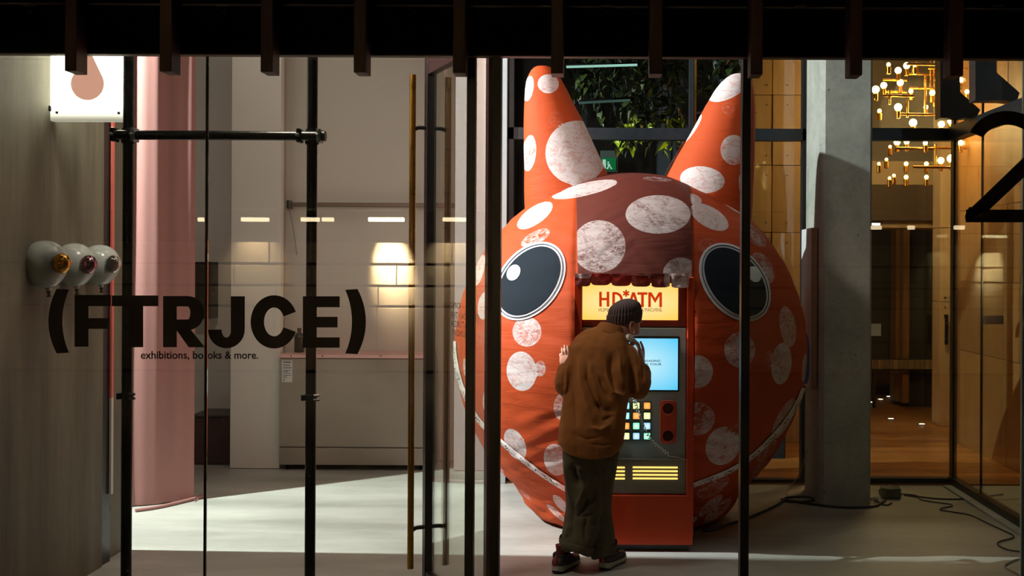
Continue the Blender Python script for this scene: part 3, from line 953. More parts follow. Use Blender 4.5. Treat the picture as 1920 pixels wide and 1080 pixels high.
# ---- three balloons on the wall, each with a small ball
BAL = plain('grey_white_latex', rgb(188, 196, 192), 0.22, var=0.04, bstr=0.0)
def chrome(nm, c, metal=1.0): return plain(nm, rgb(*c), 0.16, metal, var=0.05, bstr=0.0)
clear_ball = NT('clear_balloon'); 
_g = clear_ball.n('ShaderNodeBsdfGlass'); _g.inputs['Roughness'].default_value = .02; _g.inputs['IOR'].default_value = 1.04; _g.inputs[0].default_value = (.9, .9, .88, 1)
_gl = clear_ball.n('ShaderNodeBsdfGlossy'); _gl.inputs['Roughness'].default_value = .05
_mx = clear_ball.n('ShaderNodeMixShader'); _lw = clear_ball.n('ShaderNodeLayerWeight'); _lw.inputs[0].default_value = .35
clear_ball.l(_lw.outputs['Facing'], _mx.inputs[0]); clear_ball.l(_g.outputs[0], _mx.inputs[1]); clear_ball.l(_gl.outputs[0], _mx.inputs[2]); clear_ball.l(_mx.outputs[0], clear_ball.out.inputs[0])
for (cx_, cy_, r_, bx, by, Y, mat, wd, tipx, tipy) in (
        (84, 492, 41, 115, 494, 6.15, chrome('gold_foil', (196, 140, 60)), 'grey white balloon with a gold ball, nearest on the concrete wall', 91, 546),
        (139, 494, 38, 166, 496, 6.50, chrome('rose_foil', (150, 110, 118)), 'grey white balloon with a rose metallic ball, middle of three on the wall', 144, 542),
        (187, 495, 36, 212, 495.5, 6.80, clear_ball.m, 'grey white balloon with a clear ball, farthest on the concrete wall', 190, 539)):
    c = at(cx_, cy_, Y); rad = r_ * Y / F; tip = at(tipx, tipy, Y)
    b_ = thing('balloon', wd, 'balloon', c, 'balloons on the concrete wall')
    ax = (c - tip); hgt = ax.length
    prof = [(.008, -hgt), (.02, -hgt + .02)]
    for k in range(3, 24):
        t = math.pi * k / 24
        rr_ = rad * math.sin(t) ** (.92 if t > math.pi / 2 else 1.35)
        hh = -math.cos(t) * (rad if t > math.pi / 2 else hgt * .96)
        prof.append((rr_, hh))
    prof.append((.001, rad))
    obj('latex_skin', lathe(prof, c, ax, 40), BAL, b_, True)
    obj('knot', lathe([(.006, 0), (.013, .008), (.005, .016), (.014, .03), (.012, .032)], tip, (tip - c), 14), plain('knot_dark', rgb(70, 66, 58), 0.6), b_, True)
    q = at(bx, by, Y - .06); r2 = r_ * .36 * Y / F
    obj('small_ball', lathe([(r2 * 1.15 * math.sin(math.pi * k / 16), -r2 * 1.3 * math.cos(math.pi * k / 16)) for k in range(17)], q, (.15, -.1, 1), 28, False), mat, b_, True)
    xw = -3.05
    obj('wall_peg', tube([(xw, c.y, c.z), (c.x - rad * .8, c.y, c.z)], .012, 10), M['bolt'], b_, True)

# ---- panels, rail and cabinet at the back
def panel(px0, py0, px1, py1, Y, th, label, mat=None, nm='display_panel'):
    zf = at((px0 + px1) / 2, py1, Y).z
    b = pbox(px0, py0, px1, py1, Y, Y + th, .003)
    for v in b.verts:
        if abs(v.co.z - zf) < .06: v.co.z = v.co.z - zf + .004
    o = obj(nm, b, mat or M['white_wall']); tag(o, label, 'panel'); return o
panel(433, 40, 526, 882, 10.36, .10, 'tall off-white display panel beside the dark recess')
panel(528, 40, 853, 868, 10.82, .05, 'wide white backdrop panel behind the grey cabinet', plain('warm_white', rgb(206, 200, 190), 0.7, var=.04, scale=2))
panel(853, 40, 918, 885, 10.30, .16, 'tall pale panel between the glass door and the head', plain('pale_lilac_white', rgb(186, 172, 176), 0.7, var=.04, scale=2))
rl = thing('hanging_rail', 'long grey brown rail fixed across the white backdrop panel', 'rail', at(695, 384, 10.74))
a = at(546, 383.5, 10.74); b = at(852, 384.5, 10.74)
obj('bar', box(a.x, b.x, 10.72, 10.76, a.z - .02, a.z + .02, .004), plain('rail_bronze', rgb(120, 100, 92), 0.4, 0.6), rl)
for px in (539.5, 543.5): obj('flange', box(at(px - 1, 384, 10.74).x, at(px + 1, 384, 10.74).x, 10.70, 10.82, a.z - .04, a.z + .04, .003), M['bolt'], rl)
obj('pull_cord', tube(smooth_path([at(543, 392, 10.74), at(550, 430, 10.76), at(557, 478, 10.80)], 5), .004, 6), M['grey_wall'], rl)

cb = thing('cabinet', 'low grey brown plywood cabinet on castors against the back wall', 'cabinet', floor_at(655, 880))
CYF = 10.28
CM = concrete('cabinet_board', rgb(132, 122, 112), rgb(160, 150, 138), 1.2, rough=0.6, fine=.2, bstr=.03)
pz = lambda py: at(655, py, CYF).z
xl, xr = at(523, 770, CYF).x, at(800, 770, CYF).x
obj('carcass', box(xl, xr, CYF + .02, CYF + .52, pz(872), pz(672), .004), CM, cb)
obj('door_panel', box(xl + .003, xr - .003, CYF, CYF + .022, pz(838), pz(673), .003), CM, cb)
obj('plinth_panel', box(xl + .003, xr - .003, CYF, CYF + .022, pz(872), pz(840.5), .003), CM, cb)
top = obj('top', box(xl - .005, xr + .005, CYF - .012, CYF + .53, pz(671.5), pz(665), .003), plain('pink_laminate', rgb(216, 172, 168), 0.5), cb)
for px in (546, 605, 714): obj('screw_head', lathe([(.006, 0), (.006, .003)], at(px, 667.5, CYF - .012), (0, -1, 0), 8), M['black_steel'], top)
for x in (xl + .06, xr - .06):
    for y_ in (CYF + .07, CYF + .44):
        c_ = obj('castor', box(x - .02, x + .02, y_ - .03, y_ + .03, .055, pz(872) - .002, .004), M['bolt'], cb)
        obj('wheel', lathe([(.006, -.012), (.03, -.012), (.034, -.006), (.034, .006), (.03, .012), (.006, .012)], (x, y_, .0345), (1, 0, 0), 20), M['black_steel'], c_, True)
nt = obj('paper_label', pbox(528.5, 676, 548, 716.5, CYF - .004, CYF - .001), plain('paper_white', rgb(205, 204, 204), 0.7)); tag(nt, 'white printed information sheet on the left end of the grey cabinet', 'notice')
nt.name = 'information_sheet'
INK = plain('print_ink', rgb(60, 58, 58), 0.6)
for i, (y_, x1, h_) in enumerate(((678, 546, 2.2), (683, 545, .9), (685, 544, .9), (688, 547, .9), (690, 546, .9), (694, 545, .9), (696, 540, .9), (699, 544, .9), (703, 546, .9), (705, 538, .9), (708, 537, .9), (712, 534, 1.6))):
    obj('print_line', pbox(530.5, y_, x1, y_ + h_, CYF - .0046, CYF - .004), INK, nt)
bt = thing('bottle', 'dark bottle standing on the grey cabinet behind the second pipe', 'bottle', Vector((at(561, 665, 10.5).x, 10.5, pz(665))))
zt = pz(665)
BLK = plain('bottle_black', rgb(26, 28, 28), 0.25)
obj('vessel', lathe([(.02, 0), (.042, .003), (.045, .01), (.045, .145), (.035, .17), (.016, .185), (.016, .2)], bt.location, seg=24), BLK, bt, True)
obj('cap', lathe([(.019, .198), (.019, .22), (.016, .225)], bt.location, seg=20), BLK, bt, True)
# dark recess with speaker and chest
o_ = thing('loudspeaker', 'slim black loudspeaker hanging in the dark recess', 'speaker', at(380, 544, 10.7))
obj('case', pbox(365, 491, 396, 598, 10.7, 10.9, .006), M['blue_black'], o_)
obj('grille', pbox(368, 496, 393, 592, 10.69, 10.7, .003), M['frame_black'], o_)
obj('wall_bracket', pbox(375, 530, 385, 552, 10.9, 11.04, .004), M['black_steel'], o_)
o_ = thing('chest', 'low dark brown chest on the floor of the recess', 'chest', floor_at(399, 876))
zz0 = at(400, 782, 10.55).z
xa_, xb_ = at(364, 820, 10.55).x, at(434, 820, 10.55).x
BRN = plain('chest_brown', rgb(66, 44, 42), 0.55)
obj('body', box(xa_, xb_, 10.55, 10.95, .004, zz0, .006), BRN, o_)
obj('lid', box(xa_ - .01, xb_ + .01, 10.53, 10.96, zz0 + .003, zz0 + .028, .005), plain('lid_grey', rgb(70, 66, 64), 0.5), o_)
for px in (392, 418): obj('latch', pbox(px, 783, px + 3, 790, 10.535, 10.55, .002), M['bolt'], o_)

# canvas hung on the lit side of the column
cv = thing('canvas', 'white canvas with blue disc on the lit side of the concrete column', 'canvas', (at(1527, 580, 8.95).x, 9.15, 1.6))
x0 = at(1521, 580, 8.95).x; x1 = at(1532.3, 580, 8.95).x
y1_ = 9.37
z0_, z1_ = at(1527, 730, 8.95).z, at(1527, 427, 8.95).z
obj('frame_wood', box(x0, x1, 8.95, y1_, z0_, z1_, .003), timber('raw_frame', rgb(150, 108, 84), rgb(196, 150, 120), 'Z'), cv)
obj('painted_face', box(x0 - .006, x0 - .001, 8.955, y1_ - .005, z0_ + .004, z1_ - .004), plain('canvas_white', rgb(206, 214, 224), 0.7, var=.04), cv)
dm = lathe([(.17, 0), (.17, .003)], (x0 - .006, 9.14, at(1515, 672, 9.15).z), (-1, 0, 0), 40)
for v in dm.verts: v.co.z = max(z0_ + .01, at(1515, 672, 9.15).z + (v.co.z - at(1515, 672, 9.15).z) * 1.2)
obj('blue_disc', dm, plain('cobalt', rgb(10, 120, 220), 0.6), cv)

# ------------------------------------------------------------------ the giant inflatable head
HC = Vector((at(1182, 650, 8.5).x, 8.5, 1.255)); HR = (1.298, 1.20, 1.285); HRB = 1.335
hd_ = thing('inflatable_head', 'giant orange spotted inflatable head with two ears and big black eyes', 'inflatable', (HC.x, HC.y, 0))
MX, MZ = 0.388, 1.79      # half width and top of the mouth opening

SPOTS_BODY = [  # cx, cy, rx, ry, tilt (clockwise), wash
    (1003, 404, 39, 16, -35, 1), (1004, 446, 30, 12, -28, .55), (1096, 355, 63, 12, -13, .95), (1330, 407, 40, 19, 30, .95), (1300, 373, 16, 9, 20, .9),
    (1372, 386, 28, 5, 34, .95), (1328, 461, 19, 14, 0, .45), (1412, 440, 31, 13, 42, .55), (1430, 503, 32, 18, 62, .6),
    (988, 622, 27, 28, 0, .9), (978, 696, 28, 37, -6, 1), (1013, 691, 10, 15, 0, .6), (899, 507, 8, 30, 14, .9), (908, 573, 12, 26, 8, .8), (901, 634, 8, 14, 0, .35),
    (922, 765, 15, 34, -15, .85), (966, 833, 18, 31, -26, .95), (1042, 862, 22, 30, -14, .95), (1056, 763, 18, 26, 0, .6),
    (1052, 945, 22, 8, 48, .8), (1043, 962, 24, 5, 42, .8), (985, 928, 14, 3, 46, .5),
    (1307, 697, 30, 31, 10, .72), (1308, 785, 32, 31, 0, .58), (1387, 656, 29, 33, 0, .7), (1355, 836, 31, 37, 25, .85), (1378, 805, 24, 8, -10, .4),
    (1337, 912, 34, 16, -32, .5), (1332, 948, 30, 8, -42, .65), (1346, 958, 34, 9, -42, .6), (1477, 612, 15, 38, -9, .72), (1465, 682, 19, 39, 5, .85), (1441, 673, 8, 15, 0, .5),
    (1470, 785, 13, 42, 28, .7), (1508, 690, 4, 27, 5, .7), (1404, 728, 11, 20, 10, .2), (1503, 610, 4, 12, -6, .3), (1425, 880, 8, 22, 40, .5), (1438, 846, 9, 26, 40, .5),
    (873, 690, 5, 18, -8, .6), (935, 880, 6, 20, -30, .5)]
SPOTS_NOSE = [(1123, 462, 50, 49, 0, .72), (1234, 402, 61, 36, 0, .86), (1232, 336, 27, 4, 4, .5), (1277, 513, 34, 30, 0, .8), (1096, 355, 63, 12, -13, .9), (1342, 402, 40, 19, 30, .9)]
SPOTS_EAR = [[(1028, 157, 20, 18, 0, .75), (991, 166, 9, 24, 10, .95), (1043, 223, 14, 13, 0, .28), (1081, 286, 58, 60, 20, 1.1), (992, 287, 13, 34, 6, .85), (1096, 355, 50, 12, -13, .95)],
             [(1366, 164, 44, 20, -28, 1.1), (1365, 203, 12, 11, 0, .35), (1297, 242, 7, 32, 34, 1), (1376, 281, 25, 28, 0, .75), (1317, 337, 42, 25, 6, 1.05), (1396, 352, 10, 28, -10, .8)]]

def print_attr(me, spots, back=(), centre=None):
    n = len(me.vertices)
    co = np.empty(n * 3); me.vertices.foreach_get('co', co); co = co.reshape(-1, 3)
    nn = np.empty(n * 3); me.vertices.foreach_get('normal', nn); nn = nn.reshape(-1, 3)
    px, py = project(co)
    view = np.array((0, 0, H)) - co
    facing = (nn * view).sum(1) / np.linalg.norm(view, axis=1)
    sd = np.full(n, 1.0); ws = np.zeros(n)
    for cx, cy, rx, ry, a, wv in spots:
        c, s = math.cos(R(a)), math.sin(R(a))
        u = ((px - cx) * c + (py - cy) * s) / rx; v = (-(px - cx) * s + (py - cy) * c) / ry
        d = (np.sqrt(u * u + v * v) - 1) * min(rx, ry) / 12.0
        d = np.where(facing > -.12, d, 1.0)
        m = d < sd
        sd = np.where(m, d, sd); ws = np.where(m, wv, ws)
    for p, r, wv in back:
        d = (np.linalg.norm(co - np.array(p), axis=1) - r) * 20.0
        m = d < sd
        sd = np.where(m, d, sd); ws = np.where(m, wv, ws)
    for nm, arr in (('print_edge', np.clip(sd, -1, 1)), ('print_wash', ws)):
        at_ = me.attributes.new(nm, 'FLOAT', 'POINT')
        at_.data.foreach_set('value', arr.astype(np.float32))

def fabric(name, base, base2, spot):
    t = NT(name)
    e = t.n('ShaderNodeAttribute', attribute_name='print_edge'); w_ = t.n('ShaderNodeAttribute', attribute_name='print_wash')
    v = t.coord('Object')
    n1 = t.noise(v, 9, 6, 0.7, 0.6)
    n2 = t.noise(t.coord('Object', (1.0, 1.0, 5.0)), 16, 5, 0.72, 1.2)
    n4 = t.noise(v, 55, 3, 0.7)
    edge = t.math('ADD', e.outputs['Fac'], t.math('MULTIPLY_ADD', n4, .12, -.06))
    inside = t.math('LESS_THAN', edge, 0.0)
    wear = t.math('MULTIPLY_ADD', n1, .55, t.math('MULTIPLY', n2, .45))
    thr = t.math('MULTIPLY_ADD', w_.outputs['Fac'], .52, .275)
    solid = t.math('MULTIPLY', t.math('SUBTRACT', thr, wear), 9.0, clamp=True)
    solid = t.math('MULTIPLY_ADD', solid, .72, t.math('MULTIPLY', w_.outputs['Fac'], .28), clamp=True)
    rid = t.math('ABSOLUTE', t.math('SUBTRACT', t.noise(t.coord('Object', (1, 1, 1.6)), 6, 9, 0.68, 1.0), .5))
    crack = t.math('MULTIPLY', t.math('LESS_THAN', rid, .016), t.math('GREATER_THAN', n2, .44))
    solid = t.math('SUBTRACT', solid, t.math('MULTIPLY', crack, .45), clamp=True)
    ptn = t.math('ADD', t.noise(t.coord('Object', (1, 1, 1.5)), 3.6, 4, .6, .8), t.math('MULTIPLY_ADD', w_.outputs['Fac'], -.30, .27))
    ptch = t.math('MULTIPLY', t.math('SUBTRACT', ptn, .50), 9.0, clamp=True)
    spk = t.math('GREATER_THAN', t.noise(t.coord('Object', (.55, 1, 1.3)), 48, 4, .8), .47)
    solid = t.math('SUBTRACT', solid, t.math('MULTIPLY', t.math('MULTIPLY', ptch, spk), .45), clamp=True)
    rim = t.math('GREATER_THAN', edge, -.13)
    solid = t.math('MAXIMUM', solid, t.math('MULTIPLY', rim, t.math('MULTIPLY', t.math('POWER', w_.outputs['Fac'], 2.5), .8)))
    f = t.math('MULTIPLY', solid, inside)
    weave = t.noise(v, 240, 2)
    cb_ = t.mix(t.math('MULTIPLY_ADD', weave, .5, t.math('MULTIPLY', t.noise(v, 1.2, 3), .4)), base, base2)
    col = t.mix(f, cb_, spot)
    wr = t.noise(t.coord('Object', (1.2, 1.2, 6)), 2.2, 3, 0.5, .8)
    bh = t.math('MULTIPLY_ADD', weave, .04, t.math('MULTIPLY', wr, 1.0))
    t.bsdf(col, 0.72, bump=bh, bstr=.35, bdist=.02, spec=.25)
    return t.m
FAB = fabric('orange_print_fabric', (.43, .052, .008, 1), (.52, .078, .015, 1), (.64, .58, .58, 1))
FABN = fabric('maroon_print_fabric', (.098, .017, .011, 1), (.13, .026, .016, 1), (.50, .42, .41, 1))

def ell(x, y_, z):      # outward direction scale on the ellipsoid
    return ((x - HC.x) / HR[0]) ** 2 + ((y_ - HC.y) / HR[1]) ** 2 + ((z - HC.z) / (HR[2] if z > HC.z else HRB)) ** 2

def head_point(lon, lat):
    # lon 0 faces the street
    cl, sl = math.cos(lat), math.sin(lat)
    if sl < -.72: q_ = min(1, (-sl - .72) / .24); cl = cl ** (1 - .36 * q_ * q_ * (3 - 2 * q_))
    x = HR[0] * cl * math.sin(lon); y_ = -HR[1] * cl * math.cos(lon); z = (HR[2] if sl > 0 else HRB) * sl
    p = Vector((HC.x + x, HC.y + y_, HC.z + z))
    # seams pull the skin in a little, long soft wrinkles near them
    k = 0.0
    for s0 in (0.33, -0.33):
        k -= .012 * math.exp(-((p.x - HC.x - s0 * 1.16) / .02) ** 2) if p.y < HC.y and p.z > 1.0 else 0
    wr = noise.noise((lon * 2.5, lat * 16 + lon * 3, 1)) * .006 + noise.noise((lon * 6, lat * 5, 7)) * .006
    nrm = Vector((x / HR[0] ** 2, y_ / HR[1] ** 2, z / HRB ** 2)).normalized()
    p += nrm * (k + wr)
    # low folds where the fabric gathers into the mouth band
    if p.z < .9 and p.y < HC.y:
        dx = abs(p.x - HC.x) - MX
        p += nrm * (.010 * math.sin(p.z * 46 + dx * 22 + 2.5 * noise.noise((p.x * 3, p.z * 3, 0))) * math.exp(-max(dx, 0) / .22))
    if p.z < .02:
        p.z = .004 + .016 * math.exp(min((p.z - .02) * 12, 0))
    return p
bm = BM()
lons = list(np.linspace(-1.75, 1.75, 300)) + list(np.linspace(1.75, 2 * math.pi - 1.75, 46))[1:-1]
lats = list(np.linspace(-math.pi / 2 + .02, math.pi / 2 - .02, 230))
def snapped(p):        # straight edges for the mouth opening
    dx = p.x - HC.x
    if abs(abs(dx) - MX) < .0085 and p.z < MZ + .03 and p.y < HC.y - .15: p.x = HC.x + math.copysign(MX, dx)
    return p
rings = [[bm.verts.new(snapped(head_point(lo, la))) for lo in lons] for la in lats]
n = len(lons)
for a, b in zip(rings[:-1], rings[1:]):
    for k in range(n):
        j = (k + 1) % n
        c = (a[k].co + b[j].co) / 2
        if abs(c.x - HC.x) < MX and c.z < MZ and c.y < HC.y - .15: continue
        bm.faces.new((a[k], a[j], b[j], b[k]))
bm.faces.new(rings[-1]); bm.faces.new(rings[0][::-1])
loose = [v for v in bm.verts if not v.link_faces]
bmesh.ops.delete(bm, geom=loose, context='VERTS')
bmesh.ops.recalc_face_normals(bm, faces=bm.faces)
me = bpy.data.meshes.new('skin'); bm.to_mesh(me)
HEAD_BVH = BVHTree.FromBMesh(bm); bm.free()
rb = random.Random(11); back = []
for i in range(16):
    p = head_point(rb.uniform(2.0, 4.3), rb.uniform(-1.0, 1.2)); back.append((p, rb.uniform(.1, .2), rb.uniform(.5, 1)))
print_attr(me, SPOTS_BODY, back)
obj('skin', me, FAB, hd_, True)

# dark nose panel from the mouth over the crown
bm = BM(); NA, NB = 90, 170; rows = []
for i in range(NB + 1):
    row = []
    for j in range(NA + 1):
        u = -1 + 2 * j / NA
        t = i / NB
        wdt = .372 + .05 * min(1, t * 1.6)
        x = u * wdt
        kk = math.sqrt(1 - (x / HR[0]) ** 2) * 1.006
        t0 = math.asin(min(1, (MZ - .006 - HC.z) / (HR[2] * kk)))
        ang = t0 + (2.6 - t0) * t
        p = Vector((HC.x + x, HC.y - HR[1] * kk * math.cos(ang), HC.z + HR[2] * kk * math.sin(ang)))
        p.y -= .006 * noise.noise((x * 5, ang * 16 + abs(x) * 8, 3)) * (1 if t < .4 else .3)
        p.z += .010 * (1 - u * u) * math.exp(-t * 20) + .012 * noise.noise((x * 7, 1, 1)) * math.exp(-t * 30)
        row.append(bm.verts.new(p))
    rows.append(row)
for a, b in zip(rows[:-1], rows[1:]):
    for k in range(NA): bm.faces.new((a[k], a[k + 1], b[k + 1], b[k]))
me = bpy.data.meshes.new('nose_panel'); bmesh.ops.recalc_face_normals(bm, faces=bm.faces); bm.to_mesh(me); bm.free()
print_attr(me, SPOTS_NOSE)
obj('nose_panel', me, FABN, hd_, True, label='dark maroon spotted panel over the nose')

# ears
def ear(secs, spots, Y, name='ear', lean=0.0):
    # secs: (py, left px, right px)
    out = []
    ys = [s[0] for s in secs]
    NS = 110
    bm = BM(); rings = []
    for i in range(NS + 1):
        py = ys[0] + (ys[-1] - ys[0]) * (1 - math.cos(math.pi * i / NS / 1.0 * .5)) if i < NS else ys[-1]
        l = np.interp(py, ys, [s[1] for s in secs]); r = np.interp(py, ys, [s[2] for s in secs])
        c = at((l + r) / 2, py, Y); hw = max((r - l) / 2 * Y / F, .004)
        ring = []
        for k in range(120):
            a = 2 * math.pi * k / 120
            rr = 1 + .008 * noise.noise((math.cos(a) * 2, math.sin(a) * 2, c.z * 6))
            ring.append(bm.verts.new(c + Vector((math.cos(a) * hw * rr, math.sin(a) * hw * .82 * rr, 0))))
        rings.append(ring)
    skin_rings(bm, rings)
    bmesh.ops.recalc_face_normals(bm, faces=bm.faces)
    me = bpy.data.meshes.new(name); bm.to_mesh(me); bm.free()
    print_attr(me, spots)
    return obj(name, me, FAB, hd_, True)
ear([(123.5, 1014, 1018), (124.5, 1006, 1028), (127, 1001, 1034), (132, 996, 1041), (140, 991.5, 1048), (152, 987, 1054), (168, 984.5, 1063), (195, 983, 1076), (230, 982, 1095), (280, 982.5, 1118), (330, 983, 1141), (375, 983.5, 1160), (430, 985, 1180), (470, 990, 1185)], SPOTS_EAR[0], 8.45)
ear([(137.5, 1384, 1388), (138.5, 1377, 1395), (141, 1370, 1401), (146, 1362, 1406), (155, 1352, 1410), (170, 1340, 1413), (200, 1322, 1415.5), (230, 1306, 1416), (280, 1278, 1415), (330, 1248, 1413), (375, 1225, 1411), (430, 1200, 1408), (470, 1190, 1402)], SPOTS_EAR[1], 8.45)

# a point on the skin under a view ray, with its normal; grazing rays take the nearest skin
def on_head(px, py):
    o = Vector((0, 0, H)); dr = ray(px, py)
    hit, nn, _, _ = HEAD_BVH.ray_cast(o, dr)
    if hit is None or hit.y > HC.y:
        q = o + dr * (8.45 / dr.y)
        hit, nn, _, _ = HEAD_BVH.find_nearest(q)
    nn = (hit - HC); nn = Vector((nn.x / HR[0] ** 2, nn.y / HR[1] ** 2, nn.z / HRB ** 2)).normalized()
    return hit, nn

# eyes: white padded rim, dark stitched line, black pupil, white highlight
WH = plain('eye_white', rgb(226, 228, 234), 0.8, var=.03, spec=.2)
BK = plain('eye_black', rgb(36, 44, 52), 0.9, var=.05, spec=.1)
LN = plain('eye_line', rgb(30, 50, 74), 0.6)
HL = plain('eye_highlight', rgb(226, 236, 244), 0.5, var=.02)
def patch(cx, cy, a, b, ang, lift, dome, rings_=9, seg=72, inner=0.0):
    bm = BM(); rg = []
    c, s = math.cos(R(ang)), math.sin(R(ang))
    fr = [inner + (1 - inner) * i / rings_ for i in range(rings_ + 1)]
    for f in fr:
        if f == 0:
            h, nn = on_head(cx, cy); rg.append([bm.verts.new(h + nn * (lift + dome))]); continue
        ring = []
        for k in range(seg):
            t = 2 * math.pi * k / seg
            u, v = a * f * math.cos(t), b * f * math.sin(t)
            h, nn = on_head(cx + u * c - v * s, cy + u * s + v * c)
            ring.append(bm.verts.new(h + nn * (lift + dome * math.sqrt(max(0, 1 - f ** 4)))))
        rg.append(ring)
    for r0, r1 in zip(rg[:-1], rg[1:]):
        for k in range(seg):
            j = (k + 1) % seg
            if len(r0) == 1: bm.faces.new((r0[0], r1[k], r1[j]))
            else: bm.faces.new((r0[k], r1[k], r1[j], r0[j]))
    return bake(bm, [('SOLIDIFY', dict(thickness=.003, offset=1))])
for (cx_, cy_, an, hx, hy, ha) in ((994, 527.5, -52, 966, 513, -60), (1377, 529.5, 52, 1411, 516, 60)):
    ey = obj('eye', patch(cx_, cy_, 82, 56, an, .006, .003), WH, hd_, True)
    obj('stitched_line', patch(cx_, cy_, 77.5, 51.2, an, .0125, .0, 1, 80, .981), LN, ey, True)
    obj('pupil', patch(cx_, cy_, 72.5, 46.2, an, .0125, .002), BK, ey, True, label='large black pupil')
    obj('highlight', patch(hx, hy, 15.5, 11.5, ha, .0185, .001, 4, 40), HL, ey, True, label='white oval highlight')

# lip bands with small printing
def band(pts, wpx, name, lab):
    path = []
    P2 = smooth_path([Vector((x, y_, 0)) for x, y_ in pts], 8)
    T, _ = frames(P2)
    bm = BM(); uvl = bm.loops.layers.uv.new('UVMap'); rows = []; L_ = 0
    prev = None
    for p, t in zip(P2, T):
        nn2 = Vector((-t.y, t.x, 0))
        row = []
        for k in range(5):
            q = p + nn2 * wpx * (k / 4 - .5)
            h, nn = on_head(q.x, q.y)
            row.append(bm.verts.new(h + nn * (.008 + .010 * math.sin(math.pi * k / 4) + .003 * noise.noise((p.x * .2, p.y * .2, k)))))
        if prev is not None: L_ += (row[2].co - prev).length
        prev = row[2].co.copy(); rows.append((row, L_))
    for (a, la), (b, lb) in zip(rows[:-1], rows[1:]):
        for k in range(4):
            f = bm.faces.new((a[k], a[k + 1], b[k + 1], b[k]))
            for lp, uv in zip(f.loops, ((la, k / 4), (la, (k + 1) / 4), (lb, (k + 1) / 4), (lb, k / 4))): lp[uvl].uv = uv
    me = bpy.data.meshes.new(name); bmesh.ops.recalc_face_normals(bm, faces=bm.faces); bm.to_mesh(me); bm.free()
    obj(name, me, BAND, hd_, True, label=lab)
t = NT('printed_band')
uv = t.n('ShaderNodeUVMap'); uv.uv_map = 'UVMap'
mp = t.n('ShaderNodeMapping'); mp.inputs['Scale'].default_value = (26, 2.6, 1); t.l(uv.outputs[0], mp.inputs[0])
ns = t.noise(mp.outputs[0], 2.4, 2, .5)
sx = t.n('ShaderNodeSeparateXYZ'); t.l(uv.outputs[0], sx.inputs[0])
mid = t.math('LESS_THAN', t.math('ABSOLUTE', t.math('SUBTRACT', sx.outputs[1], .5)), .3)
gap = t.math('GREATER_THAN', t.math('FRACT', t.math('MULTIPLY', sx.outputs[0], 5.5)), .22)
ink = t.math('MULTIPLY', t.math('MULTIPLY', t.math('GREATER_THAN', ns, .54), mid), gap)
t.bsdf(t.mix(ink, (.78, .72, .70, 1), (.03, .025, .03, 1)), .6)
BAND = t.m
band([(852, 640), (854, 668), (861, 704), (873, 740), (891, 776), (915, 805), (941, 828), (975, 856), (1010, 883), (1045, 906), (1066, 918)], 9, 'lip_band', 'white printed lip band on the left cheek')
band([(1286, 913), (1330, 897), (1370, 880), (1405, 858), (1440, 826), (1470, 792), (1490, 762), (1506, 728)], 9, 'lip_band', 'white printed lip band on the right cheek')
# inflation nozzle at the bottom right
q, nn = on_head(1297, 972)
nz = floor_at(1297, 985); nz = at(1297, 971, 7.9)
obj('air_nozzle', lathe([(.016, 0), (.030, .004), (.034, .012), (.034, .05), (.030, .058), (.02, .06), (.02, .12)], nz, (.25, 1, -.1), 20), plain('nozzle_white', rgb(200, 200, 200), .5), hd_, True)

# scalloped flaps hanging over the lit header
VN = plain('maroon_vinyl', rgb(150, 40, 34), 0.28, var=.25, scale=9, bstr=.3)
VN2 = fabric('maroon_flap_print', (.20, .03, .025, 1), (.24, .04, .03, 1), (.62, .5, .5, 1))
ed = [(1078, 1107, 537), (1108.5, 1144, 535), (1146.5, 1182.5, 536.5), (1184, 1219.5, 537.5), (1221, 1256.5, 539), (1258.5, 1292, 540)]
for i, (x0, x1, yb) in enumerate(ed):
    bm = BM(); rows = []
    for r_ in range(7):
        row = []
        for k in range(9):
            u = k / 8
            py = 513 + (yb - 513) * r_ / 6 - (3.0 * (abs(2 * u - 1) ** 5)) * (r_ / 6)
            sh = (x1 - x0) * .02 * (r_ / 6) * (1 - 2 * u)
            p = at(x0 + (x1 - x0) * u + sh, py, 7.405 + .004 * (1 - (2 * u - 1) ** 2) * -(r_ / 6) + .008 * noise.noise((i * 3 + u * 3, r_ * .4, 0)))
            row.append(bm.verts.new(p))
        rows.append(row)
    for a, b in zip(rows[:-1], rows[1:]):
        for k in range(8): bm.faces.new((a[k], a[k + 1], b[k + 1], b[k]))
    me = bake(bm, [('SOLIDIFY', dict(thickness=.002))])
    print_attr(me, [(1096, 513, 24, 9, 0, .7)] if i < 1 else ([(1273, 524, 28, 30, 0, .75)] if i > 3 else []))
    obj('flap', me, VN2 if i in (0, 4, 5) else VN, hd_, True)

# ------------------------------------------------------------------ the kiosk in the mouth
KY = 7.45
kk_ = thing('kiosk', 'orange and grey cash machine style kiosk set in the mouth of the head', 'kiosk', (at(1187, 800, KY).x, 7.85, 0))
RED = plain('kiosk_red', rgb(206, 66, 20), 0.42, var=.05, spec=.5)
REDD = plain('kiosk_recess_red', rgb(120, 40, 30), 0.45, var=.05)
GREY = plain('kiosk_grey', rgb(166, 184, 190), 0.45, var=.05)
GREY2 = plain('kiosk_grey_lower', rgb(140, 144, 138), 0.5, var=.05)
DKB = plain('button_bezel', rgb(24, 28, 30), 0.4)
kx = lambda px, Y=KY: at(px, 800, Y).x
kz = lambda py, Y=KY: at(1187, py, Y).z
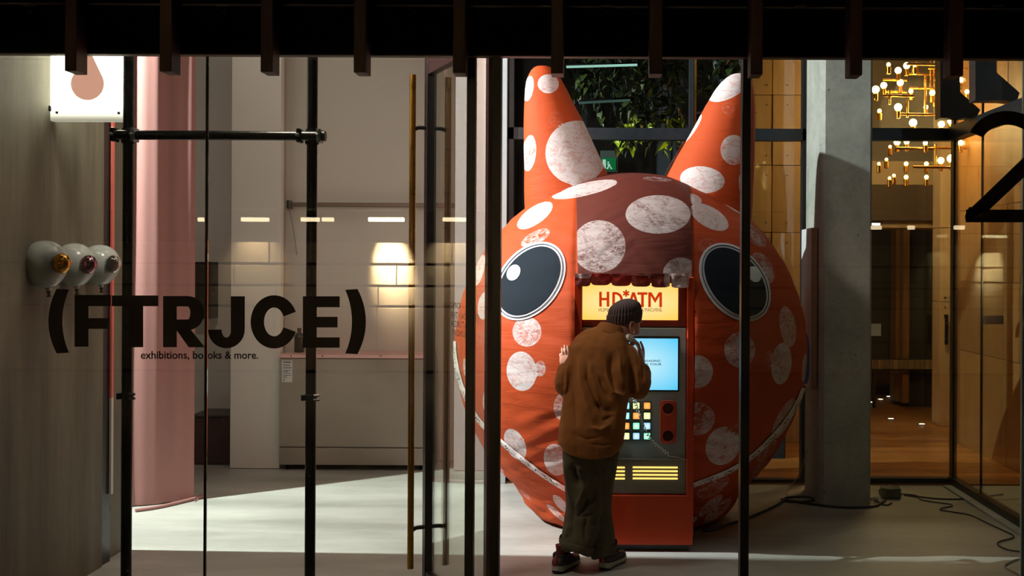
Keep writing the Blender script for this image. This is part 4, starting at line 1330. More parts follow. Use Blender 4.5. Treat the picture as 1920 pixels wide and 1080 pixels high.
# side walls, core, base
obj('side_panel', box(kx(1075), kx(1090), KY - .03, 8.35, .10, kz(519), .004), RED, kk_)
obj('side_panel', box(kx(1287), kx(1300), KY - .03, 8.35, .10, kz(519), .004), RED, kk_)
obj('core', box(kx(1090.3), kx(1286.7), KY + .14, 8.35, .06, kz(514), .003), REDD, kk_)
obj('base_panel', box(kx(1076), kx(1299), KY - .032, KY + .12, .045, kz(927), .004), RED, kk_)
obj('plinth', box(kx(1084), kx(1292), KY + .01, 8.3, .003, .044), M['frame_black'], kk_)
# header with lightbox
hb = obj('header', box(kx(1090.5), kx(1286.5), KY + .03, KY + .138, kz(613.5), kz(514), .004), REDD, kk_)
t = NT('header_light')
v = t.coord('Object'); 
gg = t.n('ShaderNodeTexGradient', gradient_type='SPHERICAL'); gm = t.n('ShaderNodeMapping'); gm.inputs['Location'].default_value = (-.6, 0, -.7); gm.inputs['Scale'].default_value = (1.2, 0, 1.4)
t.l(t.coord('Generated'), gm.inputs[0]); t.l(gm.outputs[0], gg.inputs[0]); g1 = gg.outputs['Fac']
e = t.n('ShaderNodeEmission'); t.l(t.mix(g1, (1.0, .55, .05, 1), (1.0, .80, .42, 1)), e.inputs[0]); e.inputs[1].default_value = 1.15
t.l(e.outputs[0], t.out.inputs[0])
obj('light_panel', pbox(1092, 531, 1271.5, 600, KY + .016, KY + .03, .002), t.m, hb)
LTY = KY + .0155
LR = plain('header_print', rgb(214, 60, 14), 0.6); LB = plain('header_print_dark', rgb(110, 40, 10), 0.6)
LR = emit('header_print_lit', rgb(214, 58, 10), 0.9); LB = emit('header_small_print_lit', rgb(112, 48, 10), 0.9)
def kl(polys): strokes('header_letter', polys, LTY, .0015, LR, hb)
kl([rect(1123.5, 547, 1128.3, 575), rect(1137.5, 547, 1142.5, 575), rect(1128, 558.5, 1138, 563)])
kl([rect(1148, 547.5, 1153, 575.2)] + arc(1153, 561.4, 15, 14, 5, 4.6, -90, 90, 12))
kl([[(1174 + 1.6 * math.cos(R(a + 90)) , 550 - 1.6 * math.sin(R(a + 90))), (1174 + 6.5 * math.cos(R(a)) + 1.6 * math.cos(R(a + 90)), 550 - 6.5 * math.sin(R(a)) - 1.6 * math.sin(R(a + 90))),
     (1174 + 6.5 * math.cos(R(a)) - 1.6 * math.cos(R(a + 90)), 550 - 6.5 * math.sin(R(a)) + 1.6 * math.sin(R(a + 90))), (1174 - 1.6 * math.cos(R(a + 90)), 550 + 1.6 * math.sin(R(a + 90)))] for a in (90, 150, 210, 270, 330, 30)])
kl([[(1176.5, 575.6), (1185, 548), (1190, 548), (1181.7, 575.6)], [(1185.5, 548), (1190.5, 548), (1199, 575.6), (1193.8, 575.6)], rect(1182, 564.5, 1194, 569)])
kl([rect(1195, 548, 1214, 552.7), rect(1202, 552, 1207.2, 576)])
kl([rect(1215.5, 548, 1220.3, 576), rect(1236.3, 548, 1241.2, 576), [(1216, 548), (1221.5, 548), (1230.5, 563), (1228.4, 568)], [(1240.7, 548), (1235.2, 548), (1226.2, 563), (1228.4, 568)]])
fit_text('header_small_print', 'HUMAN DATA TRANSFER MACHINE', 1122.5, 577.5, 1241, 584.5, LTY - .001, LB, hb, .0, italic=-.25)
# control face
cf = obj('control_face', box(kx(1090.5), kx(1286.5), KY + .02, KY + .138, kz(861), kz(615), .005), GREY, kk_)
sc_ = obj('screen_bezel', pbox(1100, 630, 1273.5, 734, KY + .012, KY + .022, .003), DKB, kk_)
t = NT('screen_glow')
tc = t.n('ShaderNodeTexCoord'); g = t.n('ShaderNodeTexGradient', gradient_type='SPHERICAL')
mp = t.n('ShaderNodeMapping'); mp.inputs['Location'].default_value = (-.9, 0, -.75); mp.inputs['Scale'].default_value = (1.6, 0, 1.5)
t.l(tc.outputs['Generated'], mp.inputs[0]); t.l(mp.outputs[0], g.inputs[0])
e = t.n('ShaderNodeEmission'); t.l(t.mix(g.outputs['Fac'], (.10, .62, .95, 1), (.62, .93, 1.0, 1)), e.inputs[0]); e.inputs[1].default_value = 1.0
t.l(e.outputs[0], t.out.inputs[0])
obj('screen', pbox(1102, 634.5, 1271, 731, KY + .008, KY + .012, .001), t.m, sc_)
SI = emit('screen_text', rgb(14, 70, 100), .5)
fit_text('screen_text', 'READING', 1208, 674.6, 1238, 678.6, KY + .0072, SI, sc_, .015)
fit_text('screen_text', 'FOR YOUR', 1201, 681, 1240.5, 685, KY + .0072, SI, sc_, .015)
# buttons
cols_ = {'y': (.80, 1.0, .30, 1), 'o': (1.0, .28, .03, 1), 't': (.12, .95, .62, 1), 'b': (.20, .62, 1.0, 1), 'c': (.15, .85, .95, 1)}
BM_ = {}
for k, c in cols_.items():
    t = NT('button_' + {'y': 'lime', 'o': 'orange', 't': 'teal', 'b': 'blue', 'c': 'cyan'}[k])
    tc = t.n('ShaderNodeTexCoord'); g = t.n('ShaderNodeTexGradient', gradient_type='SPHERICAL')
    mp = t.n('ShaderNodeMapping'); mp.inputs['Location'].default_value = (-.7, 0, -.7); mp.inputs['Scale'].default_value = (1.4, 0, 1.4)
    t.l(tc.outputs['Generated'], mp.inputs[0]); t.l(mp.outputs[0], g.inputs[0])
    e = t.n('ShaderNodeEmission'); t.l(t.mix(t.math('MULTIPLY', g.outputs['Fac'], .75), c, (1, 1, .8, 1) if k != 'o' else (1, .7, .2, 1)), e.inputs[0]); e.inputs[1].default_value = 1.1
    t.l(e.outputs[0], t.out.inputs[0]); BM_[k] = t.m
for r_, (py, row) in enumerate(((761, 'cyo'), (780, 'coy'), (799, 'otb'), (818, 'ybt'))):
    for c, px in enumerate((1174, 1193, 1213.3)):
        b = pbox(px - 7.6, py - 7.6, px + 7.6, py + 7.6, KY + .006, KY + .022, .003, 2)
        bz = obj('button_bezel', b, DKB, kk_)
        obj('button', pbox(px - 6, py - 6, px + 6, py + 6, KY - .004, KY + .008, .004, 3), BM_[row[c]], bz)
# handset cradle: red plate with two round cups
cr = BM()
add_loft(cr, [(at(1252.5, 791, KY + .022), Vector((.054, 0, 0)), Vector((0, 0, .142))), (at(1252.5, 791, KY + .004), Vector((.054, 0, 0)), Vector((0, 0, .142))), (at(1252.5, 791, KY - .002), Vector((.048, 0, 0)), Vector((0, 0, .136)))], 48, True, 7)
crd = obj('cradle', cr, plain('cradle_red', rgb(222, 84, 48), .4), kk_, False)
for py in (766, 817):
    c = at(1252.8, py, KY - .002)
    cu_ = obj('cradle_cup', lathe([(.044, -.004), (.044, .010), (.040, .013), (.036, .010), (.034, .002)], c, (0, -1, 0), 32, False), plain('cup_red', rgb(200, 66, 36), .4), crd, True)
    obj('cup_shade_disc', lathe([(.035, .001), (.030, .003), (.014, .004), (.001, .004)], c, (0, -1, 0), 32, False), plain('cup_shade', rgb(70, 18, 12), .6), crd, True, label='dark round disc coloured as the shade of a hollow')  # raised disc; the shade of a hollow is put into its colour
# lower face with glowing slots
lf_ = obj('lower_face', box(kx(1086), kx(1287), KY - .004, KY + .138, kz(926), kz(862.5), .004), GREY2, kk_)
SLOT = emit('slot_glow', (1.0, .60, .14, 1), 1.5)
for py in (876.5, 883.5, 890.5, 897.3):
    for x0, x1 in ((1096, 1171.5), (1186.5, 1270.5)):
        a = at(x0, py, KY - .006); b = at(x1, py, KY - .006); zc_ = (a.z + b.z) / 2
        obj('vent_slot', tube([(a.x, KY - .004, zc_), (b.x, KY - .004, zc_)], .0058, 10), SLOT, lf_, True)
obj('shelf_edge', box(kx(1086), kx(1287), KY - .012, KY + .02, kz(862.2), kz(860), .001), GREY2, kk_)

# ------------------------------------------------------------------ the person at the kiosk
pr = thing('person', 'person in brown jacket, olive trousers and dark beanie holding a phone receiver to the ear', 'person', floor_at(1092, 1068))
SKIN = plain('skin', rgb(196, 140, 116), 0.55, var=.06, scale=30)
JK = plain('brown_cotton', rgb(150, 96, 50), 0.85, var=.14, scale=22, bstr=.12, spec=.2)
TR = plain('olive_cotton', rgb(88, 81, 62), 0.85, var=.18, scale=18, bstr=.12, spec=.2)
SOCK = plain('maroon_sock', rgb(110, 44, 44), 0.85, var=.2, scale=60)
S = 2142.0
def P(px, py, Y): return at(px, py, Y)

def add_limb(bm, pts, rad, sub=4, seg=14):
    """tapered limb with rounded ends"""
    pts = [Vector(p) for p in pts]
    path = smooth_path(pts, sub) if len(pts) > 2 else [pts[0].lerp(pts[1], i / sub) for i in range(sub + 1)]
    rr = np.interp(np.linspace(0, len(pts) - 1, len(path)), range(len(pts)), rad)
    a, b = path[0], path[-1]
    d0 = (path[0] - path[1]).normalized(); d1 = (path[-1] - path[-2]).normalized()
    full, fr = [], []
    for k in (75, 45, 20):
        full.append(a + d0 * rr[0] * math.sin(R(k))); fr.append(rr[0] * math.cos(R(k)))
    full += path; fr += list(rr)
    for k in (20, 45, 75):
        full.append(b + d1 * rr[-1] * math.sin(R(k))); fr.append(rr[-1] * math.cos(R(k)))
    add_tube(bm, full, fr, seg)

# -------- body: head, neck, trunk, arms, hands and legs in one surface
HCt = P(1173, 599, 7.20)
UP = Vector((-.10, .0, .99)).normalized()
FA = Vector((.84, .54, -.16)); FA = (FA - UP * FA.dot(UP)).normalized()
SI_ = FA.cross(UP).normalized()         # towards the right ear
def hp(f, s, u): return HCt + FA * f + SI_ * s + UP * u
bm = BM()
# head: profile lofted from chin to crown; each ring (height, half depth, half width, forward shift)
hrings = [(-.112, .030, .026, .056), (-.100, .052, .042, .036), (-.080, .074, .055, .018), (-.050, .088, .064, .006), (-.015, .094, .071, .000), (.02, .097, .074, -.003), (.055, .093, .072, -.006), (.085, .075, .060, -.008), (.105, .048, .040, -.010), (.114, .016, .014, -.010)]
add_loft(bm, [(hp(sh, 0, u), FA * d, SI_ * w_) for u, d, w_, sh in hrings], 36)
add_limb(bm, [hp(.088, 0, .022), hp(.106, 0, -.005), hp(.112, 0, -.022)], [.008, .010, .012], 3, 10)      # nose
add_limb(bm, [hp(.100, -.012, -.026), hp(.100, .012, -.026)], [.009, .009], 2, 8)                          # nostrils
add_limb(bm, [hp(.084, -.020, -.056), hp(.094, 0, -.055), hp(.084, .020, -.056)], [.004, .007, .004], 3, 8)  # lips
add_limb(bm, [hp(.082, -.018, -.066), hp(.092, 0, -.066), hp(.082, .018, -.066)], [.004, .007, .004], 3, 8)
add_limb(bm, [hp(.080, .052, .020), hp(.090, .022, .026), hp(.088, 0, .022)], [.007, .009, .006], 3, 8)    # brows
add_limb(bm, [hp(.080, -.052, .020), hp(.090, -.022, .026), hp(.088, 0, .022)], [.007, .009, .006], 3, 8)
for s_ in (1, -1):                                                                                          # ears
    loop = [hp(-.006 + .024 * math.cos(R(a)) * (1 if math.sin(R(a)) > -.3 else .8) - .004, s_ * (.076 + .016 * (1 - math.cos(R(a))) / 2), -.054 + .040 * math.sin(R(a))) for a in range(20, 341, 20)]
    add_limb(bm, loop, [.0065] * len(loop), 2, 8)
    add_limb(bm, [hp(-.006, s_ * .068, -.035), hp(-.006, s_ * .070, -.070)], [.011, .009], 3, 8)
# neck and trunk
add_limb(bm, [hp(-.02, 0, -.06), P(1158, 628, 7.14), P(1143, 650, 7.10)], [.060, .058, .066], 4, 18)
add_loft(bm, [(P((l + r_) / 2, y_, Y), Vector(((r_ - l) / 2 * Y / S, 0, 0)), Vector((0, dp, 0))) for y_, l, r_, Y, dp in
              ((640, 1100, 1165, 7.13, .05), (665, 1086, 1176, 7.12, .06), (710, 1084, 1168, 7.10, .07), (760, 1084, 1160, 7.07, .07), (800, 1080, 1154, 7.04, .08), (825, 1084, 1150, 7.03, .08))], 28)
# arms
EL, WL = P(1057, 724, 7.01), P(1058, 690, 7.25)
add_limb(bm, [P(1088, 660, 7.08), P(1068, 695, 7.03), EL], [.052, .046, .040], 4, 16)
add_limb(bm, [EL, P(1056, 706, 7.14), WL], [.040, .038, .027], 4, 16)
ER, WR = P(1197, 735, 7.04), P(1208, 690, 7.21)
add_limb(bm, [P(1180, 662, 7.10), P(1194, 700, 7.06), ER], [.052, .046, .040], 4, 16)
add_limb(bm, [ER, P(1206, 712, 7.13), WR], [.040, .036, .027], 4, 16)
# left hand: palm and five fingers spread flat on the cheek of the head
pl_ = P(1062, 674, 7.325)
def add_palm(a, b, width_dir, w0, w1, th_dir, t0, t1):
    add_loft(bm, [(a, width_dir * w0, th_dir * t0), (a.lerp(b, .35), width_dir * (w0 * .5 + w1 * .5 + .004), th_dir * t0), (a.lerp(b, .8), width_dir * w1, th_dir * t1), (b, width_dir * w1 * .9, th_dir * t1 * .8)], 18)
add_palm(P(1059, 688, 7.27), P(1061, 664, 7.345), Vector((1, 0, .05)), .026, .040, Vector((0, .9, .25)).normalized(), .017, .013)
for bx, tx, ty, ln in ((1051, 1050.5, 663.5, .8), (1056, 1053.5, 653, .95), (1061.5, 1058.5, 647.5, 1), (1067, 1064, 649, .95)):
    b_ = P(bx, 668, 7.34); tip = P(tx, ty, 7.362)
    m_ = b_.lerp(tip, .45) + Vector((0, -.007, .002)); m2 = b_.lerp(tip, .75) + Vector((0, -.005, 0))
    add_limb(bm, [b_, m_, m2, tip], [.0090, .0085, .0078, .0068], 3, 10)
add_limb(bm, [P(1067, 682, 7.29), P(1075, 674, 7.325), P(1079, 665, 7.345)], [.011, .0095, .0075], 3, 10)
# right hand: palm beside the jaw, fingers closed round the receiver, thumb along it
add_palm(P(1206, 686, 7.205), P(1199.5, 655, 7.185), Vector((.25, .95, .05)).normalized(), .026, .042, Vector((.95, -.25, .2)).normalized(), .015, .013)
for i, (y0, dz, ln) in enumerate(((7.150, 0.0, .95), (7.172, .004, 1.05), (7.194, .003, 1.0), (7.214, -.004, .82))):
    b_ = P(1199, 655 - dz * 300, y0)
    k1 = b_ + Vector((-.010, -.014, .034 * ln)); k2 = k1 + Vector((-.030 * ln, -.008, .012)); tip = k2 + Vector((-.014 * ln, .012, -.016))
    add_limb(bm, [b_, k1, k2, tip], [.0095, .0090, .0082, .0070], 3, 10)
add_limb(bm, [P(1206, 672, 7.235), P(1206, 655, 7.258), P(1201, 641, 7.262)], [.011, .0095, .0078], 3, 10)
# legs and feet
FLh, FRh = floor_at(1047, 1073), floor_at(1135, 1067)
dL, dR = Vector((.40, .92, 0)).normalized(), Vector((.42, .91, 0)).normalized()
AL, AR = FLh + dL * .055 + Vector((0, 0, .10)), FRh + dR * .055 + Vector((0, 0, .10))
add_limb(bm, [P(1098, 812, 6.99), P(1094, 870, 7.02), P(1095, 935, 7.05)], [.075, .065, .050], 4, 16)
add_limb(bm, [P(1095, 935, 7.05), AL.lerp(P(1090, 935, 7.05), .55), AL], [.050, .046, .033], 4, 16)
add_limb(bm, [P(1132, 812, 7.00), P(1130, 870, 7.05), P(1128, 935, 7.10)], [.07, .058, .046], 4, 16)
add_limb(bm, [P(1128, 935, 7.10), AR.lerp(P(1122, 935, 7.10), .55), AR], [.046, .042, .033], 4, 16)
for h_, d_, a_ in ((FLh, dL, AL), (FRh, dR, AR)):
    add_limb(bm, [h_ + d_ * .03 + Vector((0, 0, .045)), h_ + d_ * .12 + Vector((0, 0, .045)), h_ + d_ * .22 + Vector((0, 0, .032))], [.028, .034, .022], 4, 14)
    add_limb(bm, [a_, h_ + d_ * .06 + Vector((0, 0, .05))], [.034, .030], 3, 14)
me = bake(bm, [('REMESH', dict(mode='VOXEL', voxel_size=.0042)), ('SMOOTH', dict(factor=.5, iterations=3))])
body = obj('body', me, SKIN, pr, True)
# eyes with irises
for s_ in (1, -1):
    q = hp(.080, s_ * .030, .006)
    ey = obj('eyeball', lathe([(.012 * math.sin(math.pi * k / 10), -.012 * math.cos(math.pi * k / 10)) for k in range(11)], q, FA, 16, False), plain('sclera', rgb(230, 226, 220), .3), body, True)
    obj('iris', lathe([(.0055, .0108), (.0052, .0122), (.001, .0126)], q, FA, 14), plain('iris_brown', rgb(60, 36, 22), .25), ey, True)

def fold_mesh(me, lines, amp_noise=.004, nscale=(9, 9, 3.5), only_back=True, seed=0):
    n = len(me.vertices)
    co = np.empty(n * 3); me.vertices.foreach_get('co', co); co = co.reshape(-1, 3)
    nn = np.empty(n * 3); me.vertices.foreach_get('normal', nn); nn = nn.reshape(-1, 3)
    px, py = project(co)
    d = np.zeros(n)
    face = np.clip(-nn[:, 1] * 2.0 + .35, 0, 1) if only_back else np.ones(n)
    for (pts, wd, am) in lines:
        best = np.full(n, 1e9); tt = np.zeros(n)
        m = len(pts) - 1
        for i in range(m):
            ax, ay = pts[i]; bx, by = pts[i + 1]
            vx, vy = bx - ax, by - ay; L2 = vx * vx + vy * vy
            t = np.clip(((px - ax) * vx + (py - ay) * vy) / L2, 0, 1)
            dd_ = np.hypot(px - ax - t * vx, py - ay - t * vy)
            u = dd_ < best; best = np.where(u, dd_, best); tt = np.where(u, (i + t) / m, tt)
        d += 1.5 * am * np.exp(-np.sqrt((best / wd) ** 2 + .06) * 1.5 + .37) * (lambda q_: q_ * q_ * (3 - 2 * q_))(np.clip(np.minimum(tt, 1 - tt) * 2.9, 0, 1)) * face
    for i in range(n):
        p = co[i]
        d[i] += amp_noise * noise.noise((p[0] * nscale[0] + seed, p[1] * nscale[1], p[2] * nscale[2])) + amp_noise * .5 * noise.noise((p[0] * 30 + seed, p[1] * 30, p[2] * 16))
    co = co + nn * d[:, None]
    me.vertices.foreach_set('co', co.ravel()); me.update()

# -------- jacket
bm = BM()
secs = ((610, 1122, 1166, 7.14, .068), (619, 1098, 1168, 7.13, .088), (631, 1079, 1174, 7.11, .110), (648, 1068, 1180, 7.09, .128), (680, 1063, 1190, 7.06, .138), (715, 1062, 1186, 7.03, .140),
        (760, 1056, 1176, 7.00, .144), (800, 1049, 1172, 6.98, .150), (830, 1046, 1169, 6.975, .152), (850, 1050, 1165, 6.975, .148), (857, 1054, 1162, 6.975, .143))
add_loft(bm, [(P((l + r_) / 2, y_, Y), Vector(((r_ - l) / 2 * Y / S, 0, 0)), Vector((0, dp, 0))) for y_, l, r_, Y, dp in secs], 44, True, 2.4)
for v in bm.verts:                                    # shirt-tail hem
    if v.co.z < P(1105, 836, 6.975).z:
        u = (v.co.x - P(1110, 850, 6.975).x) / .19
        v.co.z += .055 * u * u
add_limb(bm, [P(1097, 659, 7.085), P(1080, 686, 7.05), P(1064, 708, 7.02), P(1057, 722, 7.00)], [.084, .072, .064, .057], 5, 22)
add_limb(bm, [P(1057, 724, 7.00), P(1057, 712, 7.10), P(1058, 696, 7.22)], [.058, .056, .046], 5, 22)
add_limb(bm, [P(1167, 668, 7.09), P(1186, 694, 7.06), P(1196, 716, 7.04), P(1197, 728, 7.03)], [.090, .080, .072, .066], 5, 22)
add_limb(bm, [P(1196, 730, 7.03), P(1204, 716, 7.12), P(1208, 700, 7.19)], [.066, .058, .044], 5, 22)
me = bake(bm, [('REMESH', dict(mode='VOXEL', voxel_size=.009)), ('SMOOTH', dict(factor=.5, iterations=4)), ('SUBSURF', dict(levels=1, render_levels=1))])
fold_mesh(me, [([(1072, 650), (1072, 700), (1075, 760), (1084, 815)], 9, -.016), ([(1061, 660), (1062, 730), (1055, 810)], 7, .010),
               ([(1086, 655), (1088, 715), (1102, 765), (1120, 815)], 8, .013), ([(1099, 662), (1101, 710), (1118, 750), (1138, 795)], 6, -.014),
               ([(1109, 665), (1108, 700), (1118, 735), (1126, 765)], 6, .009), ([(1150, 655), (1146, 695), (1156, 745)], 10, -.020),
               ([(1134, 660), (1138, 705), (1149, 735), (1166, 742), (1178, 732)], 5, .012), ([(1160, 655), (1163, 700), (1172, 735)], 5, .010),
               ([(1120, 700), (1132, 730), (1148, 752)], 4, -.010), ([(1112, 752), (1134, 768), (1158, 774)], 8, -.016), ([(1100, 800), (1126, 806), (1150, 792)], 5, .010),
               ([(1070, 812), (1100, 824), (1136, 818)], 4, -.005), ([(1095, 831), (1130, 835), (1166, 829)], 3, -.005), ([(1126, 790), (1156, 778)], 6, -.010),
               ([(1180, 665), (1184, 710), (1186, 745)], 6, -.012), ([(1192, 680), (1197, 715), (1199, 745)], 4, .006), ([(1205, 680), (1207, 720)], 4, -.005),
               ([(1050, 690), (1045, 732)], 4, .005), ([(1057, 690), (1056, 735)], 4, -.010)], .0045, (15, 15, 3.2))
jk = obj('jacket', me, JK, pr, True)
# collar and yoke seam, sleeve cuffs
cl = BM()
rings = []
for (cx_, cy_, Y, rx, ry, tl) in ((1143, 628, 7.115, .098, .088, .055), (1145, 620, 7.125, .088, .080, .055), (1147, 613, 7.135, .079, .074, .052), (1148, 610, 7.138, .073, .068, .050), (1148, 613, 7.138, .068, .064, .050), (1148, 622, 7.13, .066, .062, .05)):
    c = P(cx_, cy_, Y)
    rings.append([cl.verts.new(c + Vector((math.cos(2 * math.pi * k / 36) * rx, math.sin(2 * math.pi * k / 36) * ry, -tl * math.cos(2 * math.pi * k / 36) * rx * 5.5 - .018 * math.sin(2 * math.pi * k / 36)))) for k in range(36)])
skin_rings(cl, rings, False)
obj('collar', bake(cl, [('SOLIDIFY', dict(thickness=.003)), ('SUBSURF', dict(levels=1, render_levels=1))]), JK, jk, True)
for w_, e_, r_ in ((WL, EL, .040), (WR, ER, .039)):
    d_ = (e_ - w_).normalized()
    obj('sleeve_cuff', lathe([(r_ - .004, 0), (r_, -.003), (r_ + .002, .02), (r_, .045), (r_ - .004, .048)], w_ + d_ * .012, d_, 28), JK, jk, True)
# wristwatch strap on the right wrist
obj('wristband', lathe([(.029, 0), (.033, .002), (.033, .022), (.029, .024)], WR + (WR - ER).normalized() * .004, (ER - WR).normalized(), 24), plain('dark_strap', rgb(34, 28, 30), .5), pr, True)

# -------- trousers
bm = BM()
def leg(rows):
    add_loft(bm, [(P((l + r_) / 2, y_, Y), Vector(((r_ - l) / 2 * Y / S, 0, 0)), Vector((0, dp, 0))) for y_, l, r_, Y, dp in rows], 30, True, 2.2)
leg(((815, 1060, 1120, 6.99, .12), (850, 1054, 1122, 6.99, .125), (880, 1056, 1128, 7.00, .12), (915, 1060, 1132, 7.01, .12), (950, 1061, 1130, 7.00, .115), (980, 1057, 1124, 6.98, .112), (1008, 1053, 1116, 6.95, .108), (1028, 1051, 1111, 6.935, .104)))
leg(((815, 1102, 1162, 7.01, .12), (850, 1104, 1162, 7.01, .12), (880, 1105, 1157, 7.03, .11), (915, 1104, 1150, 7.06, .10), (950, 1104, 1146, 7.08, .10), (975, 1106, 1149, 7.08, .105), (1000, 1109, 1153, 7.06, .11), (1036, 1110, 1155, 7.04, .115)))
me = bake(bm, [('REMESH', dict(mode='VOXEL', voxel_size=.010)), ('SMOOTH', dict(factor=.5, iterations=4)), ('SUBSURF', dict(levels=1, render_levels=1))])
fold_mesh(me, [([(1058, 860), (1064, 900), (1072, 950)], 6, .012), ([(1072, 865), (1078, 895), (1088, 915)], 6, -.026), ([(1084, 872), (1090, 895)], 5, .014), ([(1096, 905), (1090, 930), (1078, 960)], 7, .016),
               ([(1108, 930), (1098, 945), (1080, 975)], 5, -.016), ([(1120, 890), (1118, 930), (1104, 950)], 8, -.014), ([(1134, 962), (1122, 990), (1112, 1020)], 5, .012), ([(1124, 962), (1112, 990)], 6, -.014),
               ([(1070, 965), (1095, 968), (1120, 960)], 4, -.010), ([(1066, 980), (1062, 1010)], 5, .010), ([(1078, 930), (1072, 975), (1074, 1025)], 7, -.012), ([(1140, 855), (1134, 900)], 6, .010), ([(1104, 960), (1096, 990), (1098, 1025)], 6, -.010)], .006, (8, 8, 5), True, 5)
tr = obj('trousers', me, TR, pr, True)
def cuff(rows):
    b = BM(); rings = []
    for (y_, l, r_, Y, dp, tl) in rows:
        c = P((l + r_) / 2, y_, Y); hw = (r_ - l) / 2 * Y / S
        rings.append([b.verts.new(c + Vector((math.cos(2 * math.pi * k / 32) * hw, math.sin(2 * math.pi * k / 32) * dp, -tl * math.cos(2 * math.pi * k / 32) + .006 * math.sin(6 * math.pi * k / 32)))) for k in range(32)])
    skin_rings(b, rings, False)
    return bake(b, [('SOLIDIFY', dict(thickness=.004)), ('SUBSURF', dict(levels=1, render_levels=1))])
obj('cuff', cuff(((1014, 1049, 1116, 6.945, .114, .03), (1020, 1047, 1115, 6.94, .116, .03), (1028, 1048, 1112, 6.935, .112, .034), (1031, 1050, 1109, 6.935, .106, .034), (1024, 1054, 1106, 6.935, .10, .034))), TR, tr, True)
obj('cuff', cuff(((1020, 1107, 1158, 7.05, .118, -.018), (1027, 1106, 1158, 7.05, .120, -.018), (1037, 1107, 1157, 7.045, .116, -.02), (1040, 1109, 1155, 7.045, .11, -.02), (1032, 1112, 1152, 7.045, .105, -.02))), TR, tr, True)
# -------- socks and shoes
SOLE = plain('shoe_midsole', rgb(176, 176, 164), .6, var=.1); OUT = plain('shoe_outsole', rgb(28, 26, 26), .7); UPR = plain('shoe_upper', rgb(60, 58, 62), .75, var=.3, scale=30)
LACE = plain('laces', rgb(36, 34, 32), .8); TAB = plain('red_tab', rgb(180, 40, 40), .6); TOE = plain('orange_overlay', rgb(170, 92, 52), .6)
for h_, d_, a_ in ((FLh, dL, AL), (FRh, dR, AR)):
    obj('sock', tube([a_ + Vector((0, 0, .055)), a_ + Vector((0, 0, .03)), a_ - Vector((0, 0, .03))], [.043, .039, .038], 20), SOCK, pr, True)
    sd_ = Vector((d_.y, -d_.x, 0))
    def q(x, s, z): return h_ + d_ * x + sd_ * s + Vector((0, 0, z))
    def plan(x):      # half width of the sole along its length
        return np.interp(x, [-.045, -.03, 0, .06, .12, .18, .22, .25, .262], [.016, .032, .038, .037, .042, .050, .044, .026, .008])
    xs = np.linspace(-.045, .262, 30)
    def slab(z0f, z1f, k):
        b = BM(); rings = []
        for x in xs:
            w_ = plan(x) * k; lo, hi = z0f(x), z1f(x)
            rings.append([b.verts.new(q(x, s, z)) for s, z in ((-w_ * .92, lo), (w_ * .92, lo), (w_, (lo + hi) / 2), (w_ * .95, hi), (-w_ * .95, hi), (-w_, (lo + hi) / 2))])
        skin_rings(b, rings); return b
    rock = lambda x: .0 + .022 * max(0, (x - .17) / .09) ** 2 + .010 * max(0, (-x - .005) / .04) ** 2
    sh = obj('shoe', slab(lambda x: rock(x) + .024 + .012 * (x < .02), lambda x: rock(x) + .042, .93), UPR, pr, True)
    obj('outsole', slab(lambda x: rock(x) + .002, lambda x: rock(x) + .010, 1.02), OUT, sh)
    obj('midsole', slab(lambda x: rock(x) + .010, lambda x: rock(x) + .034 + .010 * math.exp(-((x + .01) / .05) ** 2), 1.06), SOLE, sh)
    b = BM()
    up = []
    for x, w_, zt in ((-.040, .018, .070), (-.030, .030, .088), (-.01, .037, .094), (.03, .040, .090), (.07, .040, .094), (.10, .041, .092), (.14, .044, .078), (.18, .046, .062), (.22, .040, .052), (.248, .022, .046), (.256, .008, .044)):
        up.append((q(x, 0, (.030 + zt) / 2 + rock(x)), sd_ * w_, Vector((0, 0, (zt - .030) / 2))))
    add_loft(b, up, 24, True, 2.6)
    obj('upper', b, UPR, sh, True)
    obj('ankle_collar', lathe([(.046, .0), (.05, .006), (.05, .026), (.046, .032), (.042, .028)], q(.035, 0, .078), (-.12 * d_.x, -.12 * d_.y, 1), 26), OUT, sh, True)
    b = BM(); add_limb(b, [q(-.040, 0, .05), q(-.043, 0, .075), q(-.030, 0, .100)], [.009, .009, .007], 3, 8); obj('heel_tab', b, TAB, sh, True)
    b = BM(); add_loft(b, [(q(.196, 0, .047 + rock(.196)), sd_ * .047, Vector((0, 0, .017))), (q(.215, 0, .044 + rock(.215)), sd_ * .044, Vector((0, 0, .014)))], 20, False, 2.6); obj('toe_overlay', b, TOE, sh, True)
    for x in (.085, .105, .125, .145):
        z = np.interp(x, [.07, .10, .14, .18], [.097, .095, .081, .064]) + .003
        obj('lace', tube(smooth_path([q(x, -.030, z - .010), q(x, -.012, z), q(x, .012, z), q(x, .030, z - .010)], 3), .003, 6), LACE, sh, True)
    obj('lace', tube(smooth_path([q(.083, .0, .102), q(.075, .030, .108), q(.085, .052, .092), q(.092, .040, .070)], 5), .003, 6), LACE, sh, True)
